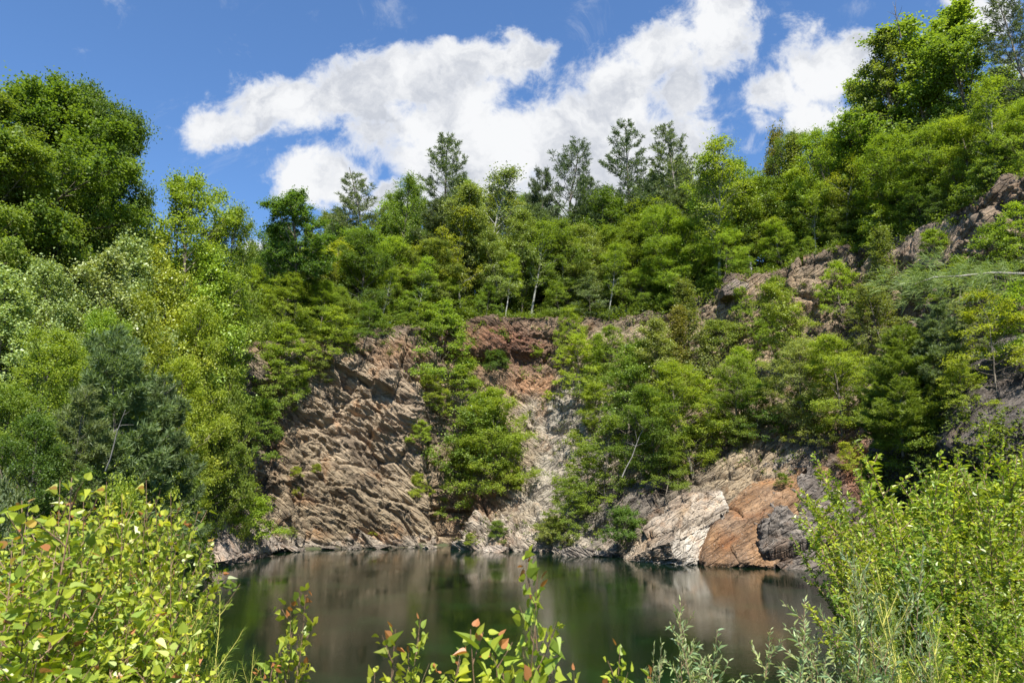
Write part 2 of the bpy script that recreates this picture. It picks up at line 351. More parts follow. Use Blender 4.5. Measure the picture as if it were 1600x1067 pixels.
def build_cliff():
    P = G.reshape(-1, 3); N = Nn.reshape(-1, 3); px = PX[..., 0].ravel(); py = PX[..., 1].ravel()
    dl = rock_disp(P, 36, .92, 0); dr = rock_disp(P, -32, 1.1, 60)
    wr = sst(px, 760, 930); f1, f2, cr, gg = voro(rot_xz(P, -28) * (.16, .3, .42), 300); g1, g2, cs_, g3 = voro(rot_xz(P, -28) * (.45, .9, 1.3), 310); dr = dr * .65 + (cr - .5) * .75 + (cs_ - .5) * .25 - np.exp(-((f2 - f1) / .08) ** 2) * .6 - np.exp(-((g2 - g1) / .1) ** 2) * .25; d = dl * (1 - wr) + dr * wr
    row = np.tile(ys, nc); fade = sst(row, .2, 1.4) * (1 - .7 * sst(row, 5.0, 6.5)); d = d * fade * (1 - .55 * sst(row, 4.3, 5.1) * (px < 1000))
    d += zone(px, py, 700, 600, 30, 260) * -1.0                       # the gully
    d += zone(px, py, 790, 560, 80, 12) * -.9                          # undercut below the earth scarp
    V = P + N * d[:, None]
    V[:, 2] += sst(row, 5, 6) * fbm(P * .4, 3, 77) * .3
    # rock colours of the wall, with some shade painted in
    warp = fbm(P * .35, 4, 90)
    wx = px + warp * 45; wy = py + fbm(P * .35, 4, 95) * 35
    C = np.tile(np.array((.278, .219, .146)), (len(P), 1))
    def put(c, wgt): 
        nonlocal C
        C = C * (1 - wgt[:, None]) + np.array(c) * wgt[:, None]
    put((.34, .265, .19), .7 * zone(wx, wy, 590, 640, 130, 90))
    put((.35, .315, .26), .9 * sst(wx, 790, 850) * (1 - sst(wx, 930, 1000)) * sst(wy, 560, 620))
    put((.31, .225, .145), .85 * zone(wx, wy, 1215, 490, 150, 80))
    put((.27, .20, .135), .85 * sst(wx, 1300, 1400)); put((.11, .09, .075), .5 * sst(vnoise(P * .5, 321), .3, .5) * sst(px, 1000, 1100))
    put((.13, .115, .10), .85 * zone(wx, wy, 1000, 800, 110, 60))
    put((.15, .12, .10), .85 * zone(wx, wy, 1330, 770, 110, 110))  # shade of the right recess, painted into the wall colour
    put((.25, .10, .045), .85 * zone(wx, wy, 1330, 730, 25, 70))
    put((.18, .082, .048), .95 * zone(wx, wy, 795, 530, 85, 48))
    put((.20, .12, .06), .6 * zone(wx, wy, 740, 520, 30, 50))
    put((.34, .18, .09), .8 * zone(wx, wy, 830, 592, 42, 22))
    put((.33, .18, .10), .7 * zone(wx, wy, 745, 790, 40, 45))
    put((.27, .135, .06), .55 * zone(wx, wy, 620, 560, 60, 22)); put((.27, .135, .06), .55 * zone(wx, wy, 470, 775, 25, 12))
    put((.27, .15, .07), .7 * zone(wx, wy, 415, 640, 20, 110)); put((.10, .08, .06), .75 * zone(wx, wy, 392, 700, 14, 130))  # brown rock, then the left end's tree shade painted in dark
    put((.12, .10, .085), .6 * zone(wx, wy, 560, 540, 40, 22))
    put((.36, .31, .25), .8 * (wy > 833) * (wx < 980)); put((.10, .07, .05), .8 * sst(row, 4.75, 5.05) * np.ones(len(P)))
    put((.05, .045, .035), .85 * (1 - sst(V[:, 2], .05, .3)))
    i = (np.arange(nc - 1)[:, None] * nr + np.arange(nr - 1)[None]).ravel()
    Fc = np.stack([i, i + nr, i + nr + 1, i + 1], 1)
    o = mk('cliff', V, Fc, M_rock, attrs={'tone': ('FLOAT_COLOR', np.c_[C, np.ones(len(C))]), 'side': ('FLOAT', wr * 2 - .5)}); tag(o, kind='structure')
    return V, Fc
CV, CF = build_cliff()

# ------------------------------------------------------------------ pond, ground
POND = [tuple(p[:2]) for p in SHORE[1:-1]]
POND = [shore(285, 945)[:2], shore(300, 905)[:2]] + [np.array(p) for p in POND] + [np.array(q) for q in ((16.5, 14.5), (10, 12.2), (3, 11.6), (-3, 12.2), (-7, 14.5), (-8.8, 19))]
POND = np.array([np.array(p, float) for p in POND])
rp = [((-21.5, 52), 16, 17), ((-19, 38), 17, 17), ((-14.5, 25), 20, 16), ((-11, 12), 24, 14), ((-11, -2), 22, 8), ((0, -9), 22, 5), ((13, -5), 22, 8), ((21, 6), 16, 18)]
RP = np.array([p[0] for p in rp] + [p[:2] + (p[:2] - (0, 22)) / np.linalg.norm(p[:2] - (0, 22)) * 1.6 for p in RIM[::-1][:-2]])
RW = np.array([p[1] for p in rp] + [2.8] * (len(RIM) - 2)); RH = np.array([p[2] for p in rp] + [p[2] - .3 for p in RIM[::-1][:-2]])
def polydist(X, Y, P, att=()):
    best = np.full(X.shape, 1e9); ins = np.zeros(X.shape, bool); out = [np.zeros(X.shape) for _ in att]
    n = len(P)
    for i in range(n):
        a, b = P[i], P[(i + 1) % n]; e = b - a; t = np.clip(((X - a[0]) * e[0] + (Y - a[1]) * e[1]) / (e @ e + 1e-9), 0, 1)
        d = np.hypot(X - a[0] - t * e[0], Y - a[1] - t * e[1]); m = d < best; best = np.where(m, d, best)
        for k, A in enumerate(att): out[k] = np.where(m, A[i] * (1 - t) + A[(i + 1) % n] * t, out[k])
        c = (a[1] > Y) != (b[1] > Y); ins ^= c & (X < (b[0] - a[0]) * (Y - a[1]) / (b[1] - a[1] + 1e-12) + a[0])
    return np.where(ins, -best, best), out
def hmap(X, Y):
    dp, _ = polydist(X, Y, POND); dr, (wd, hh) = polydist(X, Y, RP, (RW, RH))
    wd = np.where(dr > 0, wd, 1)
    z = np.where(dp < 0, np.maximum(dp * .45, -3.2), np.clip(dp * .3, 0, .5))
    bank = 2.1 * sst(-Y, -12.5, -1) * sst(-np.abs(X), -30, -6) * (dp > 0); z = z + bank
    t = np.clip(dr / wd, 0, 1); t = t * t * (3 - 2 * t) * .5 + t * .5
    z = z * (1 - t) + hh * t + np.clip(dr - wd, 0, 120) * .055 * (hh > 10)
    P = np.stack([X.ravel() * .12, Y.ravel() * .12, X.ravel() * 0], 1)
    z = z + (fbm(P, 4, 200).reshape(X.shape) * 1.1 * sst(dr, 1.5, 12) + .12 * fbm(P * 6, 3, 210).reshape(X.shape)) * (dp > 0)
    return z
def stretch(n, a, k): s = np.linspace(-1, 1, n); return a * np.sinh(k * s) / math.sinh(k)
gx_ = stretch(340, 1600, 5.2); gy_ = stretch(340, 1600, 5.2) + 32
GX, GY = np.meshgrid(gx_, gy_, indexing='ij'); GZ = hmap(GX, GY)
GV = np.stack([GX, GY, GZ], -1).reshape(-1, 3); i = (np.arange(339)[:, None] * 340 + np.arange(339)[None]).ravel(); GF = np.stack([i, i + 340, i + 341, i + 1], 1)
tag(mk('ground', GV, GF, M_ground, smooth=True), kind='structure')
cen = POND.mean(0); WP = cen + (POND - cen) * 1.07
tag(mk('water', np.c_[WP, np.zeros(len(WP))], [tuple(range(len(WP)))], M_water), kind='structure')

# ------------------------------------------------------------------ separate boulders and outcrops
def refine(V, Fc, n):
    import bmesh
    bm = bmesh.new()
    for v in V: bm.verts.new(v)
    r = bmesh.ops.convex_hull(bm, input=list(bm.verts)); 
    bmesh.ops.delete(bm, geom=[v for v in bm.verts if not v.link_faces], context='VERTS')
    for _ in range(6):
        L = sorted(e.calc_length() for e in bm.edges)
        if L[int(len(L) * .7)] < n or len(bm.faces) > 60000: break
        bmesh.ops.subdivide_edges(bm, edges=list(bm.edges), cuts=1, use_grid_fill=True); bmesh.ops.triangulate(bm, faces=[f for f in bm.faces if len(f.verts) > 3])
    bmesh.ops.recalc_face_normals(bm, faces=list(bm.faces))
    for _ in range(4): bmesh.ops.smooth_vert(bm, verts=list(bm.verts), factor=.5, use_axis_x=True, use_axis_y=True, use_axis_z=True)
    bm.normal_update(); bm.verts.index_update()
    V = np.array([v.co[:] for v in bm.verts]); N = np.array([v.normal[:] for v in bm.verts]); Fc = np.array([[v.index for v in f.verts] for f in bm.faces]); bm.free()
    return V, N, Fc
ROCKS = []
def boulder(name, pts, res, deg, amp, colf, label, cat='boulder', seed=0, sharp=1.0, group=None):
    V, N, Fc = refine([tuple(p) for p in pts], None, res)
    C = colf(V, N)
    d = rock_disp(V * sharp, deg, amp, seed); V2 = V + N * (d - d.mean())[:, None]
    lo = V2.mean(0); lo[2] = V2[:, 2].min()
    o = mk(name, V2 - lo, Fc, M_rock, attrs={'tone': ('FLOAT_COLOR', np.c_[C, np.ones(len(C))]), 'side': ('FLOAT', np.full(len(C), -1. if deg >= 20 else 2.))}); o.location = lo
    tag(o, label, cat, group); ROCKS.append((V2, Fc)); return o
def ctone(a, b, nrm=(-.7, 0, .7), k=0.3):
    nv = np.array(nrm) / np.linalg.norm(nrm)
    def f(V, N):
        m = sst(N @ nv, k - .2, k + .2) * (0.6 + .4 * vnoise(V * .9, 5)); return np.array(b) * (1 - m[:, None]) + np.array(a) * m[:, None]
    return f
ORG = (.30, .165, .075); WHT = (.48, .44, .38); GRY = (.30, .28, .25); DRK = (.15, .13, .12)
def deep(pl, dy): return [p + np.array((0, dy, 0)) for p in pl]
f_ = [unp(978, 868, 48.5), unp(1052, 872, 45.5), unp(1046, 846, 45.8), unp(1108, 874, 46), unp(1138, 800, 48), unp(1126, 772, 49.5), unp(1084, 782, 49), unp(1046, 792, 51)]
boulder('boulder', f_ + [p + np.array((0, 4, -1)) for p in f_] + [unp(978, 885, 48.5), unp(1052, 885, 45.8), unp(1108, 885, 46)], .12, -50, .34, ctone((.27, .18, .10), WHT, (-.9, -.1, .5), .45),
        'pale striated wedge of rock with a brown left side at the water', seed=3, sharp=1.6)
f_ = [unp(1104, 878, 45.3), unp(1118, 820, 47.5), unp(1180, 755, 50.5), unp(1240, 722, 52), unp(1160, 880, 44), unp(1215, 790, 46.5), unp(1290, 735, 49.5), unp(1215, 886, 43.3)]
boulder('boulder', f_ + deep(f_, 4) + [unp(1104, 895, 45.3), unp(1215, 900, 43.5)], .14, -50, .24, ctone(ORG, (.24, .18, .13), (-.6, -.3, .7), -.2),
        'large smooth orange-brown rock slab sloping into the pond', seed=9, sharp=1.2)
f_ = [unp(1195, 884, 43.6), unp(1215, 830, 45.2), unp(1232, 770, 47.3), unp(1262, 728, 49), unp(1310, 765, 48), unp(1350, 888, 43.6), unp(1262, 892, 42.6), unp(1335, 830, 45), unp(1260, 790, 45.8)]
boulder('boulder', f_ + deep(f_, 5) + [unp(1195, 898, 43.6), unp(1350, 903, 43.6), unp(1262, 905, 42.6)], .15, 6, .85, ctone((.27, .24, .21), (.12, .10, .085), (-.3, 0, .9), .55),
        'grey ledged rock with dark layers right of the orange slab', seed=17, sharp=1.0)
f_ = [unp(308, 880, 45), unp(352, 875, 44.6), unp(402, 866, 50), unp(335, 795, 48.5), unp(300, 790, 48), unp(375, 835, 49)]
boulder('boulder', f_ + deep(f_, 5) + [unp(308, 892, 45), unp(352, 890, 44.8), unp(402, 880, 50)], .16, 40, .32, ctone((.36, .31, .26), (.33, .26, .21), (0, 0, 1), .3),
        'sloping grey rock at the left end of the pond', seed=23)
f_ = [unp(1486, 690, 26.5), unp(1500, 640, 27), unp(1545, 590, 28), unp(1610, 530, 28.5), unp(1700, 500, 29), unp(1545, 700, 25.2), unp(1600, 655, 25), unp(1700, 640, 24.5), unp(1490, 730, 27), unp(1520, 860, 27), unp(1700, 860, 25), unp(1560, 700, 25.5)]
boulder('rock_outcrop', f_ + deep(f_, 6), .11, -30, .26, ctone((.14, .12, .105), (.09, .076, .066), (-.2, -.2, .9), .3),
        'dark jutting rock outcrop at the right edge above the bushes', 'rock', seed=31, sharp=1.5)
f_ = [unp(1128, 452, 62), unp(1150, 436, 62), unp(1172, 445, 62), unp(1160, 462, 61.6), unp(1132, 462, 61.7)]
boulder('boulder', f_ + deep(f_, 2), .14, -10, .12, ctone((.25, .2, .16), (.2, .16, .13)), 'small rounded rock perched on the right cliff rim', seed=37)
f_ = [unp(1300, 470, 58), unp(1345, 385, 58.2), unp(1415, 372, 55.5), unp(1330, 440, 57), unp(1400, 470, 54.5), unp(1345, 400, 57)]
f_ = [unp(1408, 395, 53.5), unp(1440, 350, 52), unp(1500, 318, 49), unp(1510, 410, 47.5), unp(1440, 420, 51), unp(1560, 300, 46), unp(1560, 400, 45.5)]
boulder('rock_outcrop', f_ + deep(f_, 4), .16, -28, .30, ctone((.33, .26, .20), (.27, .2, .14), (0, 0, 1), .2), 'fractured tan rock block below the tall trees at upper right', 'rock', seed=41)
rr = random.Random(5)
shore_pts = [(365, 874, 'flat'), (420, 862, 'rounded'), (455, 861, 'low'), (735, 858, 'pale'), (775, 862, 'pinkish'), (905, 868, 'small'), (890, 862, 'dark'), (948, 869, 'narrow'), (1065, 880, 'angular')]
where = ['beside the sloping rock at the pond\'s left end', 'at the left foot of the striped cliff', 'at the waterline below the striped cliff', 'at the mouth of the dark gully', 'below the hanging shrub by the water', 'at the waterline left of the wedge rock', 'under the leaning grey trunk', 'in the shaded corner of the shore', 'under the point of the wedge rock']
for (px, py, ad), wh in zip(shore_pts, where):
    c = shore(px, py); s = rr.uniform(.55, 1.15); pts = []
    for k in range(14):
        a = rr.uniform(0, 6.28); pts.append(c + np.array((math.cos(a) * s * 1.5, math.sin(a) * s, rr.uniform(-.5, .75) * s)))
    t_ = (.42, .36, .30) if ad in ('pale', 'pinkish', 'rounded', 'flat') else (.24, .21, .18)
    boulder('shore_rock', pts, .12, 30, .14, ctone(t_, t_), f'{ad} rock {wh}', 'rock', seed=rr.randint(50, 90), sharp=2.0, group='rocks along the waterline')

for k in range(22):
    px = [340, 352, 378, 412, 436, 470, 512, 548, 600, 640, 668, 745, 760, 790, 815, 840, 872, 925, 938, 1000, 1185, 1240][k]; c = shore(px + rr.uniform(-6, 6), np.interp(px, [c[0][0] for c in COLS], [c[0][1] for c in COLS]) + 1.5); s = rr.uniform(.2, .5)
    pts = [c + np.array((math.cos(a) * s * 1.4, math.sin(a) * s, z * s)) for a, z in [(rr.uniform(0, 6.28), rr.uniform(-.5, .8)) for _ in range(12)]]; t_ = rr.choice([(.30, .26, .21), (.20, .17, .14), (.36, .31, .25)])
    boulder('shore_rock', pts, .09, 30, .08, ctone(t_, t_), 'small broken rock lying in the rubble along the waterline', 'rock', seed=rr.randint(50, 90), sharp=3.0, group='rubble along the waterline')

# everything one can stand on, for dropping plants
def bvh():
    V = [tuple(v) for v in CV] + [tuple(v) for v in GV]; Fs = [tuple(f) for f in CF.tolist()] + [tuple(x + len(CV) for x in f) for f in GF.tolist()]
    n = len(V)
    for RV, RF in ROCKS: V += [tuple(v) for v in RV]; Fs += [tuple(x + n for x in f) for f in RF.tolist()]; n = len(V)
    return BVHTree.FromPolygons(V, Fs)
BVH = bvh()
def ground_at(x, y):
    h = BVH.ray_cast(Vector((x, y, 200)), Vector((0, 0, -1))); return h[0].z if h[0] else 0.
def hit(px, py):
    h = BVH.ray_cast(Vector((0, 0, CZ)), Vector(pdir(px, py)).normalized()); return h[0]

# ------------------------------------------------------------------ tree prototypes
def unit(v): return v / (np.linalg.norm(v) + 1e-9)
def curve(p, d, L, n, bend=(0, 0, .3), wob=.08, rs=None):
    pts = [np.array(p, float)]; d = unit(np.array(d, float))
    for k in range(n):
        d = unit(d + np.array(bend) / n + rs.normal(0, wob, 3)); pts.append(pts[-1] + d * L / n)
    return np.array(pts)
def cloud(rs, centers, radii, per, flat, size, spread=.35, up=.5, droop=.2, cc=None):
    n = len(centers); per = np.maximum(4, (per * (radii / radii.mean()) ** 2)).astype(int)
    idx = np.repeat(np.arange(n), per); m = len(idx)
    d = rs.normal(0, 1, (m, 3)); d /= np.linalg.norm(d, axis=1)[:, None]; r = np.minimum(np.abs(rs.normal(0, .62, m)) + .12 * rs.rand(m), 1.45) * radii[idx]
    el = rs.normal(0, .28, (n, 3)) * radii[:, None]; P = centers[idx] + d * r[:, None] * np.array((1, 1, flat)) + el[idx] * rs.normal(0, 1, (m, 1))
    
    out = P - (cc if cc is not None else centers.mean(0)); out /= np.linalg.norm(out, axis=1)[:, None] + 1e-6
    N = np.array((0, 0, up)) + out * .45 + rs.normal(0, .65, (m, 3)); N /= np.linalg.norm(N, axis=1)[:, None]
    A = np.cross(N, rs.normal(0, 1, (m, 3))) + out * .4 - np.array((0, 0, droop))
    S = size * rs.uniform(.65, 1.3, m)
    tuft = rs.rand(n)[idx]; rnd = np.clip(.35 * tuft + .65 * rs.rand(m), 0, 1)
    return P, A, N, S, rnd
def broad(seed, H, Rr, base, limbs, size, per, flat=.6, light=False, prof=None, rise=(.15, 1.3), crad=.62, sub=1.0, forks=False, hollow=0):
    rs = np.random.RandomState(seed); lines = []; cs = []; cr = []
    tr = curve((0, 0, -.6), (rs.normal(0, .04), rs.normal(0, .04), 1), H * .93 + .6, 12, (0, 0, .1), .045, rs)
    r0 = H * (.0085 if light else .013); lines.append((tr, np.linspace(r0, r0 * .18, len(tr))))
    prof = prof or (lambda t: math.sin(math.pi * min(1, (t * .82 + .16))) ** .7)
    for i_ in range(limbs):
        t = (i_ + rs.rand()) / limbs; hz = base + (1 - base) * t * .97
        k = hz * (len(tr) - 1); a = int(min(k, len(tr) - 2)); p = tr[a] + (tr[a + 1] - tr[a]) * (k - a)
        az = i_ * 2.4 + rs.normal(0, .4); L = Rr * prof(t) * rs.uniform(.7, 1.22); el = rise[0] + (rise[1] - rise[0]) * t + rs.normal(0, .12)
        d = (math.cos(az) * math.cos(el), math.sin(az) * math.cos(el), math.sin(el))
        c = curve(p, d, L, 6, (0, 0, .25), .10, rs); rr_ = max(.012, r0 * .42 * (1 - .7 * t)); lines.append((c, np.linspace(rr_, rr_ * .25, 7)))
        cs.append(c[-1]); cr.append(crad * rs.uniform(.7, 1.2))
        ns = max(2, int(L / .48 * sub))
        for j in range(ns):
            u = .28 + .7 * (j + rs.rand()) / ns; q = c[0] + 0; kk = u * 6; a = int(min(kk, 5)); q = c[a] + (c[a + 1] - c[a]) * (kk - a)
            D = unit(c[a + 1] - c[a]); sd_ = unit(np.cross(D, (0, 0, 1))) * (1 if j % 2 else -1)
            dd = D * .6 + sd_ * rs.uniform(.5, 1.1) + np.array((0, 0, rs.uniform(-.15, .55))); l = L * .42 * (1.15 - u) * rs.uniform(.7, 1.3) + .3
            e = curve(q, dd, l, 3, (0, 0, .12), .12, rs); lines.append((e, np.linspace(rr_ * .38, .006, 4)))
            cs.append(e[-1]); cr.append(crad * rs.uniform(.55, 1.1))
            if l > .8: cs.append(e[1] + rs.normal(0, .15, 3)); cr.append(crad * rs.uniform(.4, .8))
    cs = np.array(cs); cr = np.array(cr)
    lv = cloud(rs, cs, cr, per, flat, size, cc=np.array((0, 0, H * (base + .35 * (1 - base)))))
    return lines, lv
def pine(seed, H, Rr, base, size, dense=1.0, up=.35, sparse_top=False, soft=False):
    rs = np.random.RandomState(seed); lines = []; P = []; A = []; N = []; S = []
    tr = curve((0, 0, -.6), (rs.normal(0, .03), rs.normal(0, .03), 1), H * .97 + .6, 14, (0, 0, .1), .03, rs); r0 = H * .010
    lines.append((tr, np.linspace(r0, r0 * .12, 15))); z = base; w_ = 0
    step = .042 if not soft else .035
    while z < .985:
        k = z * 14; a = int(min(k, 13)); p = tr[a] + (tr[a + 1] - tr[a]) * (k - a); t = (z - base) / (1 - base)
        nb = rs.randint(4, 6)
        for b in range(nb):
            if rs.rand() < .13: continue
            az = b * 6.283 / nb + w_ + rs.normal(0, .2); L = Rr * (1 - t) ** (.62 if not sparse_top else .38) * rs.uniform(.6, 1.15) * (.55 + .45 * min(1, t * 4)) + .3
            el = up * .3 + up * 1.6 * t + rs.normal(0, .08)
            d = (math.cos(az) * math.cos(el), math.sin(az) * math.cos(el), math.sin(el)); c = curve(p, d, L, 6, (0, 0, .55 if not soft else .3), .05, rs)
            rr_ = max(.012, r0 * .3 * (1 - t)); lines.append((c, np.linspace(rr_, .008, 7)))
            nt = int(max(3, L / .16 * dense))
            for j in range(nt):
                u = .22 + .78 * (j + rs.rand()) / nt; kk = u * 6; a2 = int(min(kk, 5)); q = c[a2] + (c[a2 + 1] - c[a2]) * (kk - a2); D = unit(c[a2 + 1] - c[a2])
                sdv = unit(np.cross(D, (0, 0, 1))) * rs.choice((-1, 1)); l = .38 * L * (1.1 - u) * rs.uniform(.4, 1.1) + .08
                tip = q + (D * .7 + sdv * .8 + np.array((0, 0, rs.uniform(0, .35)))) * l
                for m_ in range(int(2 + l / .22)):
                    c0 = q + (tip - q) * (m_ + 1) / int(2 + l / .22); dt = unit(tip - q + D * .2)
                    nn = 9 if not soft else 12; P.append(np.repeat(c0[None], nn, 0) + rs.normal(0, .035, (nn, 3)))
                    A.append(dt * .55 + rs.normal(0, .55, (nn, 3)) + np.array((0, 0, .22))); S.append(size * rs.uniform(.7, 1.2, nn))
        z += step * rs.uniform(.75, 1.3); w_ += .9
    P = np.concatenate(P); A = np.concatenate(A); S = np.concatenate(S); N = rs.normal(0, 1, P.shape)
    return lines, (P, A, N, S, rs.rand(len(P)) * .6 + .2)
PROTO = {}
def proto(key, kindname, lines, lv, H, W, leafmat, bark, wid=.36, outline=None, k=6, crown='crown', stem='trunk', top='tree'):
    if H > 2.5: off = lv[0].mean(0) * (1, 1, 0); lines = [(c_ - off * min(1, 1), r_) for c_, r_ in lines]; lv = (lv[0] - off,) + tuple(lv[1:])
    V, Fc = tubes(lines, k); tm = mk(stem, V, Fc, bark, smooth=True).data
    V, Fc, r = leaves(*lv[:4], outline=outline, rnd=lv[4], wid=wid); cm = mk(crown, V, Fc, leafmat, attrs={'rnd': ('FLOAT', r)}).data
    lo = np.percentile(V[:, 0], 3), np.percentile(V[:, 0], 97); W2 = lo[1] - lo[0]; H2 = np.percentile(V[:, 2], 99.7)
    for n_ in (stem, crown):
        for o in [o for o in bpy.data.objects if o.data is (tm if n_ == stem else cm)]: bpy.data.objects.remove(o)
    PROTO.setdefault(key, []).append((kindname, tm, cm, H2, W2, stem, crown))
sb = lambda t: (1 - t) ** .55 * .95 + .1
for s in range(3): proto('oak', 'broadleaf_tree', *broad(10 + s, 20, 6.2, .22, 36, .15, 170, .8, crad=.68), 20, 12, M_leaf, M_bark)
for s in range(2): proto('opentree', 'broadleaf_tree', *broad(30 + s, 20, 5.2, .3, 26, .17, 120, .75, crad=.6, rise=(.55, 1.4), sub=.8), 20, 10, M_leaf, M_bark)
for s in range(4): proto('maple', 'maple_tree', *broad(50 + s, 13, 3.7, .08, 38, .11, 120, .8, crad=.55), 13, 7, M_leaf, M_bark)
for s in range(3): proto('poplar', 'poplar_tree', *broad(70 + s, 14, 2.7, .22, 38, .12, 110, .9, True, crad=.52, rise=(.5, 1.35)), 14, 5, M_pale, M_bark)
for s in range(3): proto('birch', 'birch_tree', *broad(80 + s, 14, 2.3, .34, 28, .12, 62, .8, True, crad=.5, rise=(.55, 1.35)), 14, 5, M_leaf, M_birch)
for s in range(4): proto('sapling', 'young_tree', *broad(90 + s, 6.5, 2.4, .06, 30, .105, 85, .6, True, crad=.38, rise=(.1, 1.1), prof=sb), 6.5, 4, M_leaf, M_bark)
for s in range(3): proto('shrub', 'shrub', *broad(110 + s, 3.0, 1.9, .06, 30, .095, 110, .75, True, crad=.36, rise=(.2, 1.3), prof=lambda t: (1 - t) ** .3), 3, 3, M_leaf, M_bark)
for s in range(3): proto('pine', 'pine_tree', *pine(130 + s, 18, (3.7, 3.2, 4.0)[s], (.30, .24, .38)[s], .26, (.66, .72, .62)[s], (.42, .36, .55)[s]), 18, 7, M_needle, M_pinebark, wid=.085)
proto('openpine', 'pine_tree', *pine(141, 18, 3.6, .45, .24, .55, .62, True), 18, 7, M_needle, M_pinebark, wid=.085)
for s in range(2): proto('softpine', 'pine_tree', *pine(150 + s, 9, 2.7, .06, .24, 1.5, .3, False, True), 9, 5, M_needle, M_pinebark, wid=.07)
for s in range(2): proto('cedar', 'cedar_tree', *broad(160 + s, 9, 1.7, .05, 60, .10, 70, 1.2, True, crad=.36, rise=(.6, 1.3), prof=lambda t: (1 - t) ** .8 + .08), 9, 3, M_needle, M_bark)

CAT = {'broadleaf_tree': 'tree', 'maple_tree': 'tree', 'poplar_tree': 'tree', 'birch_tree': 'tree', 'young_tree': 'tree', 'shrub': 'shrub', 'pine_tree': 'pine', 'cedar_tree': 'cedar'}
prs = random.Random(77); cnt = {}
COLS_ = {'bright': (.225, .285, .036), 'mid': (.168, .226, .036), 'dark': (.112, .168, .032), 'yellow': (.270, .302, .036), 'pale': (.262, .292, .102), 'olive': (.204, .230, .056),
         'pine': (.132, .168, .070), 'blue': (.114, .148, .070), 'greyg': (.178, .212, .096), 'rust': (.208, .195, .050), 'soft': (.185, .235, .092)}
def plant(kind, loc, h, wd, c, label, group, lean=0.04, var=None):
    prs = random.Random(label); L = PROTO[kind]; kn, tm, cm, H, W, stem, crown = L[(prs.randrange(len(L)) if var is None else var) % len(L)]
    e = bpy.data.objects.new(kn, None); col.objects.link(e); e.location = loc; e.empty_display_size = .3
    e.rotation_euler = (prs.gauss(0, lean), prs.gauss(0, lean), prs.uniform(0, 6.28)); sx = wd / W; sz = h / H
    sx = min(max(sx, sz * (.7 if kind in ('oak', 'opentree') else .45)), sz * 1.35); e.scale = (sx, sx, sz)
    cc = COLS_[c] if isinstance(c, str) else c; j = prs.uniform(.85, 1.15); jr = prs.uniform(.9, 1.04)
    for nm, me in ((stem, tm), (crown, cm)):
        o = bpy.data.objects.new(nm, me); col.objects.link(o); o.parent = e
        o.color = (cc[0] * j * jr, cc[1] * j, cc[2] * j, 1)
    tag(e, label, CAT[kn], group); return e
def tree(kind, px, top, Y, wpx, c, label, group, **k):
    """a tree at depth Y whose top reaches the line of sight (px, top)"""
    T = unp(px, top, Y); gz = ground_at(T[0], T[1]); h = max(1.5, T[2] - gz)
    return plant(kind, (T[0], T[1], gz), h, wpx * Y / F, c, label, group, **k)
def perch(kind, bx, by, top, wpx, c, label, group, **k):
    """a plant rooted on the rock seen at (bx, by)"""
    p = hit(bx, by); T = unp(bx, top, p.y); h = max(.4, T[2] - p.z)
    return plant(kind, (p.x, p.y, p.z), h, wpx * p.y / F, c, label, group, **k)
GL = 'trees on the left slope'; GB = 'trees along the back rim'; GR = 'trees above the right cliff'; GC = 'trees and shrubs growing on the quarry walls'
